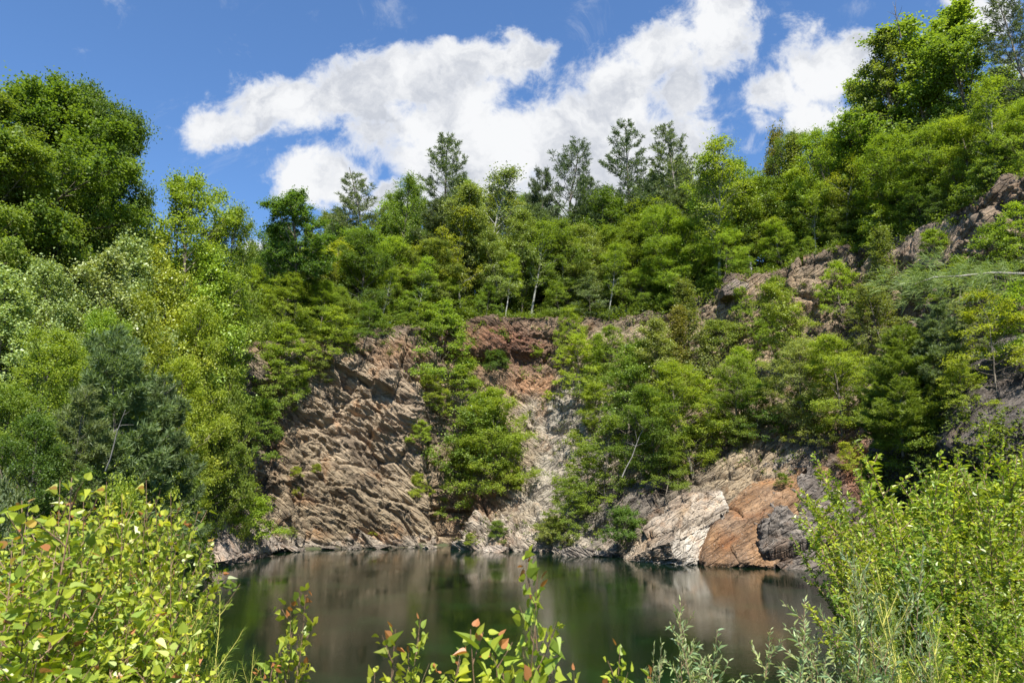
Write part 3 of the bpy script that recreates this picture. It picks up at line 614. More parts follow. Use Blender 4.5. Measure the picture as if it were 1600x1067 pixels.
LIST = [
 ('oak', 188, 175, 46, 90, 'dark', 'narrow dark crown at the right rim of the huge left oak', GL),
 ('birch', 1108, 255, 68.2, 70, 'bright', 'birch left of the long white trunk with a pale stem', GR), ('birch', 1345, 235, 60.3, 60, 'bright', 'thin birch between the two stemmed birch and its slim neighbour', GR), ('birch', 1470, 250, 53.3, 70, 'yellow', 'pale stemmed birch above the fractured block', GR),
 ('birch', 660, 400, 67.5, 60, 'bright', 'small birch with pale stem left of the gully top', GB), ('birch', 605, 420, 67, 60, 'bright', 'small pale stemmed birch above the striped cliff', GB), ('birch', 960, 380, 71.6, 70, 'bright', 'thin birch at the rim below the first of the pine pair', GB), ('birch', 800, 395, 71, 55, 'bright', 'thin birch directly above the red earth', GB),
 ('maple', 448, 425, 62.8, 110, 'bright', 'bright spreading tree at the top left corner of the striped cliff', GL), ('maple', 400, 480, 61.5, 100, 'mid', 'tree crowding the shaded top left of the cliff', GL),
 ('maple', 510, 440, 64.6, 110, 'bright', 'bright tree leaning out over the striped cliff', GB), ('sapling', 470, 500, 62.8, 100, 'mid', 'low layered tree on the striped cliff\'s lip', GB),
 ('sapling', 1090, 400, 69.5, 90, 'mid', 'young tree on the rim left of the perched rock', GR), ('sapling', 1230, 375, 65, 100, 'bright', 'bright layered young tree over the upper right cliff', GR), ('sapling', 1330, 330, 62, 100, 'mid', 'layered young tree at the highest bend of the right rim', GR),
 ('sapling', 1420, 305, 58, 90, 'mid', 'young tree standing over the fractured block\'s left end', GR), ('maple', 1560, 200, 47.5, 110, 'dark', 'dark tree over the rim at the right edge', GR),
 ('oak', 125, 240, 43, 130, 'mid', 'leafy tree filling the shoulder below the huge oak\'s right flank', GL), ('oak', 10, 230, 37, 200, 'mid', 'lower half tree in front of the huge oak at far left', GL),
 ('oak', 60, 95, 40, 290, 'mid', 'huge broad oak filling the upper left corner', GL), ('oak', 145, 130, 45, 130, 'dark', 'dark shaded oak at the right flank of the huge left tree', GL),
 ('oak', -60, 140, 36, 220, 'mid', 'big leafy tree cut by the left edge of the picture', GL),
 ('maple', 305, 278, 50, 165, 'bright', 'round maple crown standing up against blue sky left of centre', GL), ('maple', 370, 335, 53, 110, 'mid', 'lower shoulder tree just right of the round maple crown', GL),
 ('maple', 245, 385, 46, 90, 'mid', 'green tree in the notch beside the huge left oak', GL),
 ('poplar', 225, 372, 40, 110, 'pale', 'pale silvery poplar in front of the huge oak\'s right foot', GL), ('poplar', 165, 400, 36, 110, 'pale', 'whitish leaved poplar left of the silvery one', GL),
 ('poplar', 105, 415, 33, 110, 'pale', 'pale poplar below the centre of the huge oak', GL), ('poplar', 30, 425, 30, 110, 'pale', 'pale poplar cut by the left edge under the huge oak', GL),
 ('poplar', 290, 395, 44, 110, 'yellow', 'yellow green poplar under the round maple crown', GL), ('poplar', 345, 390, 48, 90, 'bright', 'slim bright poplar right of the yellow green one', GL),
 ('maple', 400, 415, 64, 100, 'bright', 'bright maple where the left slope meets the back wood', GL), ('maple', 60, 520, 26, 150, 'bright', 'fresh green maple low at the left edge', GL),
 ('maple', 130, 480, 30, 120, 'bright', 'bright maple behind the grey green soft pine', GL), ('maple', 225, 455, 36, 120, 'yellow', 'yellow tinted maple above the grey green soft pine', GL),
 ('maple', 300, 470, 42, 120, 'yellow', 'yellowish maple halfway down the left slope', GL), ('maple', 340, 470, 47, 100, 'bright', 'leafy maple hanging over the left end of the cliff', GL),
 ('maple', 425, 465, 65, 120, 'bright', 'maple leaning over the shaded left cliff edge', GL), ('softpine', 205, 520, 25, 150, 'soft', 'grey green soft needled pine in the middle of the left slope', GL),
 ('softpine', 265, 590, 27, 110, 'pine', 'smaller soft pine right of the grey green one', GL), ('softpine', 120, 610, 23, 110, 'soft', 'shaded soft pine low on the left slope', GL),
 ('maple', 275, 560, 36, 110, 'yellow', 'sunlit yellow green maple beside the left rock face', GL), ('maple', 335, 600, 46, 80, 'mid', 'green maple against the left end of the striped cliff', GL),
 ('maple', 20, 600, 22, 140, 'mid', 'dense green maple at the lower left edge', GL), ('sapling', 255, 650, 27, 110, 'bright', 'layered young maple under the soft pines', GL),
 ('sapling', 300, 650, 40, 90, 'bright', 'layered young tree near the left shore', GL), ('sapling', 362, 570, 47, 90, 'mid', 'young tree spreading over the left cliff corner', GL),
 ('maple', 75, 650, 21, 120, 'dark', 'dark green tree in the shade at lower left', GL),
 ('shrub', 15, 745, 15, 90, 'greyg', 'grey green shrub at the left edge above the aspens', GL), ('shrub', 190, 745, 19, 100, 'bright', 'leafy shrub behind the aspen thicket', GL), ('shrub', 290, 735, 30, 90, 'mid', 'green shrub below the layered young maple', GL),
 ('opentree', 470, 305, 63, 130, 'dark', 'dark leaved maple poking above the canopy beside the low cloud', GB),
 ('maple', 435, 345, 66, 70, 'dark', 'small dark crown left of the dark leaved maple', GB),
 ('pine', 580, 270, 78, 150, 'pine', 'bushy pine left of the round topped maple on the skyline', GB), ('pine', 520, 310, 80, 100, 'blue', 'low pine with a bare leader left of the bushy pine', GB),
 ('maple', 635, 285, 76, 90, 'mid', 'round topped maple between two skyline pines', GB), ('pine', 703, 218, 82, 170, 'pine', 'tall layered pine left of the centre', GB),
 ('birch', 770, 262, 76, 150, 'greyg', 'airy birch with sparse twigs right of the tall layered pine', GB), ('poplar', 735, 300, 73, 110, 'olive', 'olive green poplar in front of the tall layered pine', GB),
 ('softpine', 848, 266, 80, 62, 'blue', 'compact dark pine left of the fan shaped pine', GB), ('openpine', 882, 216, 82, 170, 'blue', 'open fan shaped pine with bare trunk at the centre', GB),
 ('softpine', 932, 285, 80, 70, 'pine', 'short pine filling the gap right of the fan shaped pine', GB), ('pine', 980, 200, 82, 180, 'blue', 'tall pine with upswept limbs, first of the right pair', GB),
 ('pine', 1062, 192, 78, 180, 'pine', 'tall pine with upswept limbs, second of the right pair', GB), ('birch', 1125, 218, 66, 100, 'bright', 'birch with a long white trunk right of the pine pair', GB),
 ('birch', 1148, 250, 68, 70, 'mid', 'slender birch beside the long white trunk', GB), ('cedar', 1182, 196, 72, 60, 'rust', 'thin dark cedar top against the blue patch', GB), ('maple', 1215, 202, 70, 70, 'mid', 'small crown beside the thin dark cedar', GB),
 ('cedar', 1248, 212, 68, 70, 'olive', 'grey cedar below the right hand cloud', GB),
 # middle row of the back wood
 ('poplar', 500, 395, 68, 90, 'bright', 'bright young poplar below the low pine', GB), ('birch', 530, 375, 70, 80, 'yellow', 'forked pale birch with yellow green leaves', GB), ('maple', 560, 400, 70, 100, 'bright', 'bright maple left of the earth scarp', GB),
 ('maple', 615, 370, 71, 100, 'bright', 'bright green maple in front of the bushy pine', GB), ('maple', 665, 375, 72, 90, 'yellow', 'yellow green maple below the round topped one', GB), ('maple', 475, 440, 66, 100, 'mid', 'leafy maple above the striped cliff\'s left half', GB),
 ('maple', 585, 445, 68, 90, 'olive', 'olive maple at the cliff edge above the striped rock', GB), ('sapling', 640, 455, 68, 90, 'mid', 'layered young tree at the edge above the striped rock', GB), ('maple', 530, 450, 66, 90, 'mid', 'overhanging maple at the striped cliff\'s top', GB),
 ('birch', 720, 330, 72, 90, 'yellow', 'multi stemmed birch with yellow leaves above the earth scarp', GB), ('poplar', 775, 360, 72, 90, 'olive', 'poplar with pale stems above the earth scarp', GB), ('poplar', 815, 330, 74, 80, 'olive', 'slim olive poplar under the compact dark pine', GB),
 ('birch', 845, 340, 72.5, 75, 'mid', 'straight white birch standing at the scarp\'s edge', GB), ('maple', 885, 345, 75, 90, 'mid', 'maple below the fan shaped pine', GB), ('poplar', 930, 350, 75, 80, 'olive', 'olive poplar under the first of the pine pair', GB),
 ('maple', 985, 345, 74, 110, 'mid', 'rounded maple in front of the pine pair', GB), ('maple', 1040, 320, 72, 100, 'bright', 'bright maple left of the long white trunk', GB), ('maple', 1000, 420, 71.5, 100, 'bright', 'low bright maple with drooping layers at the rim', GB),
 ('maple', 1055, 380, 70, 110, 'bright', 'sunny maple at the base of the long white trunk', GB), ('sapling', 920, 425, 71.8, 90, 'greyg', 'grey green small tree at the rim right of the scarp', GB), ('sapling', 760, 440, 71, 90, 'mid', 'small layered tree right on the earth scarp', GB),
 ('sapling', 700, 435, 70, 80, 'mid', 'young tree over the dark gully', GB), ('sapling', 870, 440, 71.5, 70, 'mid', 'young tree right of the straight white birch', GB),
 # right wood
 ('poplar', 1160, 290, 67, 90, 'bright', 'bright poplar left of the cedar tops', GR), ('poplar', 1200, 270, 67, 90, 'mid', 'leafy poplar in front of the thin dark cedar', GR), ('maple', 1130, 350, 66, 110, 'bright', 'maple over the perched rock', GR),
 ('poplar', 1250, 260, 65, 90, 'bright', 'bright poplar in front of the grey cedar', GR), ('maple', 1300, 200, 64, 110, 'bright', 'bright maple left of the tall open oak', GR), ('opentree', 1350, 160, 62, 120, 'mid', 'leaning maple against the right cloud\'s edge', GR),
 ('opentree', 1430, 5, 60, 200, 'mid', 'tallest open crowned oak at the upper right', GR), ('opentree', 1385, 60, 60, 110, 'olive', 'left half crown of the tallest oak clump', GR), ('opentree', 1500, 60, 56, 130, 'mid', 'oak crown between the tallest oak and the dark corner pine', GR),
 ('pine', 1600, -30, 50, 130, 'blue', 'dark blue pine in the upper right corner', GR), ('pine', 1560, 130, 52, 120, 'blue', 'shaded pine behind the right edge trees', GR),
 ('birch', 1535, 120, 48, 120, 'bright', 'leaning birch with pale trunk near the right edge', GR), ('maple', 1590, 160, 46, 120, 'bright', 'bright maple cut by the right edge', GR), ('maple', 1450, 190, 54, 130, 'mid', 'shady maple under the tallest oak', GR),
 ('maple', 1500, 180, 52, 120, 'bright', 'layered bright maple above the fractured rock block', GR), ('maple', 1395, 210, 57, 110, 'bright', 'maple with sunlit layers above the right cliff', GR),
 ('birch', 1320, 240, 61, 90, 'yellow', 'twin stemmed birch with yellow leaves on the right rim', GR), ('birch', 1365, 250, 58.5, 80, 'bright', 'slim birch with parallel white stems on the right rim', GR), ('birch', 1270, 290, 62.5, 80, 'bright', 'young birch over the right cliff\'s dark overhang', GR),
 ('maple', 1215, 340, 64.5, 100, 'bright', 'low maple on the rim above the pale right cliff', GR), ('maple', 1310, 330, 61.5, 90, 'mid', 'dark based maple on the rising rim', GR), ('maple', 1430, 270, 54.5, 100, 'mid', 'maple at the top of the sloping right rim', GR),
 ('sapling', 1540, 220, 47.5, 100, 'mid', 'layered young tree right on the upper rim', GR), ('sapling', 1460, 290, 52, 90, 'dark', 'dark understory tree above the fractured block', GR), ('sapling', 1170, 400, 64, 80, 'mid', 'young tree behind the perched rock', GR),
 ('sapling', 1260, 370, 61.5, 80, 'mid', 'small tree at the bend of the right rim', GR), ('sapling', 1375, 310, 57, 80, 'bright', 'bright small tree at the foot of the slim birch', GR)]
for a in LIST: tree(*a)
PERCH = [
 ('sapling', 1165, 535, 450, 60, 'bright', 'sapling rooted under the perched rock'), ('sapling', 1315, 500, 405, 70, 'bright', 'bright sapling on the upper right cliff beneath the rim birches'), ('shrub', 1215, 470, 430, 45, 'mid', 'small shrub near the top of the pale upper cliff'),
 ('sapling', 445, 600, 505, 100, 'bright', 'bright sapling drooping from the striped cliff\'s top left'), ('sapling', 415, 640, 540, 80, 'mid', 'green sapling against the dark left end of the cliff'), ('sapling', 520, 565, 480, 90, 'bright', 'bright sapling spilling over the striped cliff\'s lip'),
 ('sapling', 575, 540, 470, 90, 'mid', 'leafy sapling overhanging the middle of the striped cliff'), ('sapling', 480, 600, 530, 70, 'olive', 'olive sapling under the striped cliff\'s overhang'), ('sapling', 665, 530, 470, 70, 'mid', 'sapling at the rim left of the dark gully'),
 ('shrub', 388, 842, 768, 78, 'bright', 'bright shrub on the bank at the left end of the pond'), ('sapling', 350, 800, 690, 80, 'bright', 'young tree standing on top of the sloping left rock'),
 ('sapling', 690, 610, 470, 95, 'bright', 'tall layered sapling hanging in the dark gully'), ('sapling', 720, 665, 560, 90, 'bright', 'bright sapling below it in the gully'), ('sapling', 672, 640, 575, 60, 'yellow', 'yellow green sapling on the striped cliff\'s right edge'),
 ('shrub', 745, 740, 610, 120, 'mid', 'large rounded shrub at the middle of the wall'), ('maple', 775, 790, 605, 120, 'bright', 'dense leafy bush tree hanging above the pond'), ('sapling', 715, 820, 690, 70, 'mid', 'dark based sapling at the mouth of the gully'),
 ('shrub', 795, 770, 720, 45, 'yellow', 'yellow green shrub at the right foot of the hanging bush'), ('shrub', 465, 620, 588, 45, 'mid', 'small tuft of leaves high on the striped cliff'), ('shrub', 463, 745, 728, 20, 'yellow', 'tiny yellow plant on the striped rock'),
 ('shrub', 494, 738, 724, 18, 'yellow', 'tiny plant right beside the first on the striped rock'), ('shrub', 462, 775, 755, 18, 'yellow', 'small yellow tuft below the two tiny plants'), ('shrub', 655, 775, 738, 34, 'yellow', 'yellow shrub low on the striped cliff near the gully'),
 ('shrub', 655, 690, 655, 34, 'bright', 'small bright shrub halfway up by the gully'), ('shrub', 455, 838, 822, 28, 'olive', 'low olive tuft at the striped cliff\'s foot'), ('shrub', 583, 836, 824, 18, 'yellow', 'tiny tuft at the waterline of the striped cliff'),
 ('shrub', 775, 580, 545, 40, 'dark', 'dark shrub growing in the earth scarp'), ('sapling', 895, 560, 480, 60, 'bright', 'bright young tree right of the earth scarp'), ('sapling', 905, 625, 520, 75, 'yellow', 'yellow green sapling on the pale scree'),
 ('cedar', 925, 640, 520, 60, 'bright', 'narrow green tree on the pale scree'), ('sapling', 930, 700, 600, 80, 'bright', 'sapling midway down the scree'), ('sapling', 915, 800, 690, 110, 'bright', 'spreading bright maple sapling over the shore rocks'),
 ('sapling', 890, 840, 745, 90, 'mid', 'low sapling reaching to the water'), ('sapling', 950, 790, 650, 90, 'mid', 'leafy sapling beside the leaning grey trunk'), ('poplar', 985, 720, 520, 90, 'mid', 'slim poplar on the middle of the slope'),
 ('poplar', 1030, 690, 500, 80, 'olive', 'olive poplar below the low rim maple'), ('cedar', 1085, 620, 435, 90, 'olive', 'broad olive cedar below the perched rock'), ('cedar', 1055, 640, 480, 70, 'rust', 'rust tinged cedar beside the broad olive one'),
 ('maple', 1065, 740, 560, 120, 'bright', 'bright maple in the middle of the right slope'), ('maple', 1020, 760, 600, 100, 'mid', 'shady maple above the dark shore corner'), ('sapling', 1045, 775, 690, 80, 'mid', 'sapling leaning over the wedge rock'),
 ('sapling', 1110, 700, 590, 110, 'bright', 'sunny layered sapling right of the bright slope maple'), ('maple', 1150, 700, 560, 110, 'mid', 'deep green tree above the orange slab'), ('sapling', 1185, 695, 600, 90, 'dark', 'dark layered young tree on the bench'),
 ('poplar', 1235, 610, 445, 85, 'yellow', 'crooked yellow green poplar on the upper cliff'), ('sapling', 1205, 560, 480, 55, 'bright', 'bright sapling clinging to the pale upper cliff'), ('maple', 1255, 680, 530, 120, 'pale', 'pale green bushy tree on the bench'),
 ('maple', 1320, 690, 525, 130, 'yellow', 'yellow green bushy tree with forked trunk on the bench'), ('sapling', 1275, 700, 620, 80, 'olive', 'olive shrubby tree below the forked trunk'), ('sapling', 1330, 740, 690, 60, 'yellow', 'yellow sapling over the rusty recess'),
 ('softpine', 1420, 700, 510, 150, 'bright', 'bright soft pine on the right slope'), ('softpine', 1475, 640, 480, 110, 'greyg', 'grey green soft pine higher on the right slope'), ('softpine', 1385, 690, 560, 100, 'mid', 'small soft pine left of the bright one'),
 ('cedar', 1385, 520, 360, 90, 'olive', 'olive cedar in front of the sloping right rim'), ('sapling', 1380, 560, 440, 90, 'olive', 'bushy olive sapling at the cedar\'s foot'), ('shrub', 1440, 470, 420, 80, 'greyg', 'grey leaved shrub below the fractured block'),
 ('sapling', 1560, 470, 350, 110, 'mid', 'green small tree by the fractured rock at right'), ('sapling', 1590, 430, 320, 90, 'bright', 'bright small tree at the right edge under the rim'), ('sapling', 1500, 560, 470, 110, 'greyg', 'greyish sapling on the right slope'),
 ('sapling', 1560, 600, 450, 130, 'yellow', 'bright yellow sapling above the dark outcrop'), ('sapling', 1600, 560, 440, 110, 'bright', 'bright sapling at the edge above the dark outcrop'), ('sapling', 1505, 640, 560, 80, 'yellow', 'yellow sapling left of the dark outcrop'),
 ('shrub', 1430, 580, 520, 90, 'olive', 'olive shrub on the rubble under the cedar'), ('shrub', 1330, 590, 530, 70, 'olive', 'low shrub among the rubble of the right slope'), ('shrub', 1270, 620, 570, 60, 'bright', 'green shrub behind the pale bushy tree'),
 ('sapling', 1440, 740, 640, 110, 'mid', 'dark green young tree in front of the bright soft pine'), ('shrub', 1225, 760, 738, 22, 'mid', 'small plant on top of the grey ledged rock'), ('shrub', 1390, 780, 700, 90, 'bright', 'bright shrub right of the rusty recess'),
 ('shrub', 780, 845, 812, 30, 'mid', 'grassy green tuft at the shore under the hanging bush'), ('shrub', 865, 850, 805, 60, 'olive', 'olive shrub over the shore rocks'), ('shrub', 735, 850, 832, 30, 'yellow', 'yellow green tuft beside the gully mouth'),
 ('shrub', 980, 850, 790, 70, 'dark', 'dark shrub in the shaded shore corner'), ('sapling', 960, 600, 510, 80, 'mid', 'mid green sapling high on the scree'), ('sapling', 995, 640, 540, 80, 'olive', 'olive sapling between the poplars'),
 ('sapling', 430, 640, 560, 90, 'mid', 'young tree drooping over the left cliff face'), ('shrub', 400, 700, 620, 70, 'mid', 'shrub in the shadow at the left end of the cliff'), ('sapling', 370, 720, 620, 90, 'mid', 'layered sapling above the sloping left rock'),
 ('sapling', 490, 580, 520, 80, 'olive', 'olive sapling hanging from the left cliff top'), ('shrub', 540, 548, 515, 60, 'mid', 'shrub trailing from the rim over the striped rock'), ('shrub', 1130, 560, 500, 70, 'olive', 'shrub at the foot of the pale upper cliff'),

 ('shrub', 1465, 400, 360, 50, 'bright', 'bright shrub on the fractured rock block'), ('sapling', 1500, 470, 400, 80, 'bright', 'sapling below the right end of the fractured block'),
 ('shrub', 840, 560, 540, 30, 'bright', 'small tuft at the right end of the earth scarp'), ('sapling', 1160, 640, 540, 80, 'bright', 'fresh green sapling in the middle of the bench slope')]
for (k, bx, by, tp, wd, c, lab) in PERCH: perch(k, bx, by, tp, wd, c, lab, GC)

# trees standing deeper in the wood, below the skyline of the ones above
SKY = [(-100, 250), (60, 300), (200, 425), (300, 400), (380, 410), (450, 390), (520, 350), (600, 322), (700, 305), (800, 318), (880, 318), (960, 300), (1060, 275), (1130, 280), (1230, 255), (1300, 240), (1400, 180), (1500, 150), (1700, 120)]
fr = random.Random(11); heads = [(a[1], a[6]) for a in LIST if a[3] > 40]
used = {}
for rowi, (dy, dt) in enumerate(((5, 40), (10, 5), (17, -12), (30, -12))):
    px = -80 + rowi * 21
    while px < 1680:
        x = px + fr.uniform(-12, 12); yr = np.interp(x, pxn[:, -3, 0], RIM[:, 1]) if x > 300 else 44 + (x > 150) * 6
        Y = yr + dy + fr.uniform(-2, 2); top = np.interp(x, *zip(*SKY)) + dt + fr.uniform(-8, 30)
        near = min(heads, key=lambda h: abs(h[0] - x))[1]; used[near] = used.get(near, 0) + 1
        word = ['close behind', 'further back behind', 'deep in the wood behind', 'farthest back behind', 'hidden far behind', 'barely seen behind', 'at the back of'][min(6, used[near] - 1)]
        kd = fr.choice(['maple', 'maple', 'poplar', 'oak', 'softpine' if rowi else 'maple'])
        cn = fr.choice(['mid', 'dark', 'bright', 'olive'] if kd != 'softpine' else ['pine', 'blue'])
        adj = {'mid': 'green', 'dark': 'dark green', 'bright': 'light green', 'olive': 'olive', 'pine': 'grey green', 'blue': 'bluish'}[cn]
        lab = f"{adj} {'pine' if kd == 'softpine' else 'tree'} {word} the {near}"; lab = ' '.join(lab.split()[:16])
        tree(kd, x, top, Y, fr.uniform(85, 130), cn, lab, 'trees deep in the wood'); px += 82

# ------------------------------------------------------------------ undergrowth: countless low leaves
def undergrowth():
    rs = np.random.RandomState(3); C_ = []; Rd = []
    for k in range(7500):
        az = rs.uniform(-.80, .80); 
        if az < -.33: Y = rs.uniform(14, 62)
        else: Y = rs.uniform(34, 88)
        x = az * Y; 
        dr, _ = polydist(np.array([x]), np.array([Y]), RP)
        if dr[0] < (1.5 if az > -.35 else .5): continue
        z = ground_at(x, Y); tall = 2.6 if rs.rand() < .5 else .9; C_.append((x, Y, z + rs.uniform(.1, tall))); Rd.append(rs.uniform(.4, .95))
    for k in range(2600):
        u = rs.uniform(1.5, len(RIM) - 2); a = int(u); p = RIM[a] + (RIM[a + 1] - RIM[a]) * (u - a); dd = unit((p - (0, 22, 0)) * (1, 1, 0)); q = p + dd * rs.uniform(-.5, 4.5); z = ground_at(q[0], q[1]); C_.append((q[0], q[1], z + rs.uniform(-.1, .5 if (8.6 < u < 11.4 or u > 14.5) else 1.5))); Rd.append(rs.uniform(.25, .6))
    C_ = np.array(C_); Rd = np.array(Rd)
    P, A, N, S, r = cloud(rs, C_, Rd, 46, .7, .15, cc=C_.mean(0) - (0, 0, 200))
    V, Fc, rn = leaves(P, A, N, S, rnd=r); o = mk('undergrowth', V, Fc, M_leaf, attrs={'rnd': ('FLOAT', rn)}); o.color = (.140, .19, .03, 1); tag(o, kind='stuff', label='dense low green undergrowth under the trees', cat='undergrowth')
    # tufts rooted in cracks of the quarry wall
    C_ = []; Rd = []
    for (x0, x1, y0, y1, n, r0) in ((860, 1480, 560, 740, 520, .30), (1100, 1600, 440, 560, 130, .26), (700, 860, 800, 850, 40, .2), (430, 690, 520, 560, 40, .3), (860, 1000, 740, 860, 60, .25), (1380, 1600, 640, 880, 200, .35), (330, 400, 560, 800, 60, .35), (820, 960, 500, 760, 50, .22), (720, 900, 488, 497, 60, .25)):
        for k in range(n):
            p = hit(rs.uniform(x0, x1), rs.uniform(y0, y1))
            if p is not None and p.y > 24 and p.z > .3: C_.append((p.x, p.y, p.z + .08)); Rd.append(r0 * rs.uniform(.5, 1.6))
    C_ = np.array(C_); Rd = np.array(Rd); P, A, N, S, r = cloud(rs, C_, Rd, 38, .7, .10, cc=C_.mean(0) - (0, 0, 200))
    V, Fc, rn = leaves(P, A, N, S, rnd=r); o = mk('ground_cover', V, Fc, M_leaf, attrs={'rnd': ('FLOAT', rn)}); o.color = (.14, .18, .03, 1); tag(o, kind='stuff', label='weeds and small tufts rooted in the rock ledges', cat='ground cover')
undergrowth()

# ------------------------------------------------------------------ bare and leaning trunks
def bare(name, pts, r, label, twigs=6, seed=0, m=None):
    rs = np.random.RandomState(seed); pts = np.array(pts); lo = pts[0].copy(); L = [(pts - lo, np.linspace(r, r * .35, len(pts)))]; tw = []
    for k in range(twigs):
        u = rs.uniform(.4, 1) * (len(pts) - 1); a = int(min(u, len(pts) - 2)); q = pts[a] + (pts[a + 1] - pts[a]) * (u - a) - lo
        tw.append((curve(q, rs.normal(0, 1, 3) * (1, .5, .4) + (0, 0, .7), rs.uniform(.5, 1.3) * r * 18, 4, (0, 0, .2), .15, rs), np.linspace(r * .35, r * .1, 5)))
    e = bpy.data.objects.new(name, None); col.objects.link(e); e.location = lo; tag(e, label, 'dead tree')
    V, Fc = tubes(L, 7); mk('trunk', V, Fc, m or M_dead, e, True)
    for T in tw[:twigs]:
        V, Fc = tubes([T], 5); mk('branch', V, Fc, m or M_dead, e, True)
def seg(a, b, n=6, wob=.05, seed=0):
    rs = np.random.RandomState(seed); a = np.array(a); b = np.array(b); return [a + (b - a) * t + rs.normal(0, wob, 3) * (0 < t < 1) for t in np.linspace(0, 1, n)]
bare('dead_trunk', seg(unp(972, 745, 53.5), unp(1006, 668, 53.0), seed=1), .05, 'leaning bare grey trunk over the shaded shore rocks', 5, 1)
bare('dead_trunk', seg(unp(165, 735, 21.0), unp(196, 640, 20.6), seed=2, wob=.03), .022, 'thin bare stem leaning in front of the soft pines', 4, 2)
bare('dead_trunk', seg(unp(1408, 60, 58), unp(1398, 12, 58), seed=5, wob=.05), .07, 'bare dead twigs sticking out above the tallest oak', 7, 5, M_bark)

# ------------------------------------------------------------------ foreground plants
def stemmy(seed, H, nst, spread, br, leaf_gap, size, outline, lm, wid=.36, rise=.9, top_tint=False, petiole=.02, r0=.006, droop=.2, brl=.4, nvar=.5, start=.25):
    """stems from one root with side twigs and leaves set along them"""
    rs = np.random.RandomState(seed); stems = []; P = []; A = []; N = []; S = []; rn = []
    def leafrun(c, u0, sc=1.0):
        seglen = np.linalg.norm(np.diff(c, axis=0), axis=1).sum(); n = max(3, int(seglen * (1 - u0) / leaf_gap)); k = len(c) - 1
        for j in range(n):
            u = u0 + (1 - u0) * (j + rs.rand() * .5) / n; a = int(min(u * k, k - 1)); q = c[a] + (c[a + 1] - c[a]) * (u * k - a); D = unit(c[a + 1] - c[a])
            sdv = rs.normal(0, 1, 3); sdv -= D * (sdv @ D); sdv = unit(sdv); ad = unit(D * rise + sdv - np.array((0, 0, droop)))
            P.append(q + ad * petiole); A.append(ad + rs.normal(0, .2, 3)); N.append(np.array((-.3, -.6, .6)) + rs.normal(0, nvar, 3))
            S.append(size * sc * rs.uniform(.6, 1.2) * (1 - .35 * u)); rn.append(rs.uniform(.92, 1) if (top_tint and u > .93 and rs.rand() < (.2 if H > 1.5 else .6)) else rs.rand() * .9)
    for s in range(nst):
        az = rs.uniform(0, 6.28); el = spread * rs.uniform(.2, 1) ; h = H * rs.uniform(.7, 1.05) if s else H
        if s == 0: el *= .3
        c = curve((rs.normal(0, .04), rs.normal(0, .04), -.05), (math.cos(az) * el, math.sin(az) * el, 1), h, 9, (0, 0, .15), .05, rs); stems.append((c, np.linspace(r0, r0 * .25, 10)))
        leafrun(c, .45)
        for b in range(br):
            u = start + (.93 - start) * (b + rs.rand()) / br; a = int(u * 9); q = c[a] + (c[min(a + 1, 9)] - c[a]) * (u * 9 - a); az2 = b * 2.4 + rs.rand()
            l = h * brl * (1.1 - u) * rs.uniform(.6, 1.2) + .05; e = curve(q, (math.cos(az2), math.sin(az2), rs.uniform(.6, 1.4)), l, 5, (0, 0, .35), .08, rs)
            stems.append((e, np.linspace(r0 * .45, r0 * .16, 6))); leafrun(e, .15)
    return stems, (np.array(P), np.array(A), np.array(N), np.array(S), np.array(rn))
def addp(key, name, sv, lm, outline, bark=None, wid=.36): proto(key, name, *sv, 1, 1, lm, bark or M_twig, outline=outline, crown='foliage', stem='stems', k=5, wid=wid)
CAT.update({'aspen_sapling': 'sapling', 'willow_shrub': 'shrub', 'leafy_bush': 'bush', 'pine_sapling': 'sapling', 'aspen_shoot': 'sapling'})
for s in range(3): addp('aspen', 'aspen_sapling', stemmy(200 + s, 2.1, 3, .2, 13, .025, .058, HEART, None, top_tint=True, r0=.008, petiole=.03), M_heart, HEART)
for s in range(2): addp('thicket', 'aspen_sapling', stemmy(206 + s, 1.9, 9, .32, 15, .023, .045, HEART, None, top_tint=True, r0=.006, petiole=.02), M_heart, HEART)
for s in range(3): addp('shoot', 'aspen_shoot', stemmy(210 + s, 1.3, 2, .10, 11, .018, .052, HEART, None, top_tint=True, r0=.006, petiole=.028, brl=.3), M_heart, HEART)
for s in range(3): addp('willow', 'willow_shrub', stemmy(220 + s, 1.4, 7, .3, 12, .0085, .044, WILLOW, None, r0=.005, petiole=.003, rise=1.5, droop=-.1, brl=.3), M_willow, WILLOW)
for s in range(3): addp('bush', 'leafy_bush', stemmy(230 + s, 2.6, 17, .42, 30, .0085, .043, OVAL, None, r0=.008, petiole=.006, droop=-.05, brl=.22, start=.12), M_oval, OVAL)
for s in range(2):
    sv = stemmy(240 + s, 1.6, 3, .35, 10, .0045, .085, QUAD, None, r0=.008, petiole=0, rise=1.1, droop=0, brl=.42, nvar=1.0, start=.1)
    addp('pinelet', 'pine_sapling', sv, M_needle, None, M_candle, wid=.022)
def fore(kind, px, Y, top, wpx, c, label, group, **k):
    T = unp(px, top, Y); gz = ground_at(T[0], T[1]) - .02; h = max(.3, T[2] - gz); return plant(kind, (T[0], T[1], gz), h, wpx * Y / F, c, label, group, lean=.03, **k)
COLS_.update({'asp': (.30, .345, .045), 'asp2': (.25, .30, .04), 'wil': (.31, .37, .17), 'bsh': (.27, .33, .038), 'bsh2': (.18, .25, .032), 'cnd': (.22, .28, .035)})
GA = 'young aspens along the near bank'; GW = 'willow stems along the near bank'; GBU = 'leafy bushes on the near right bank'
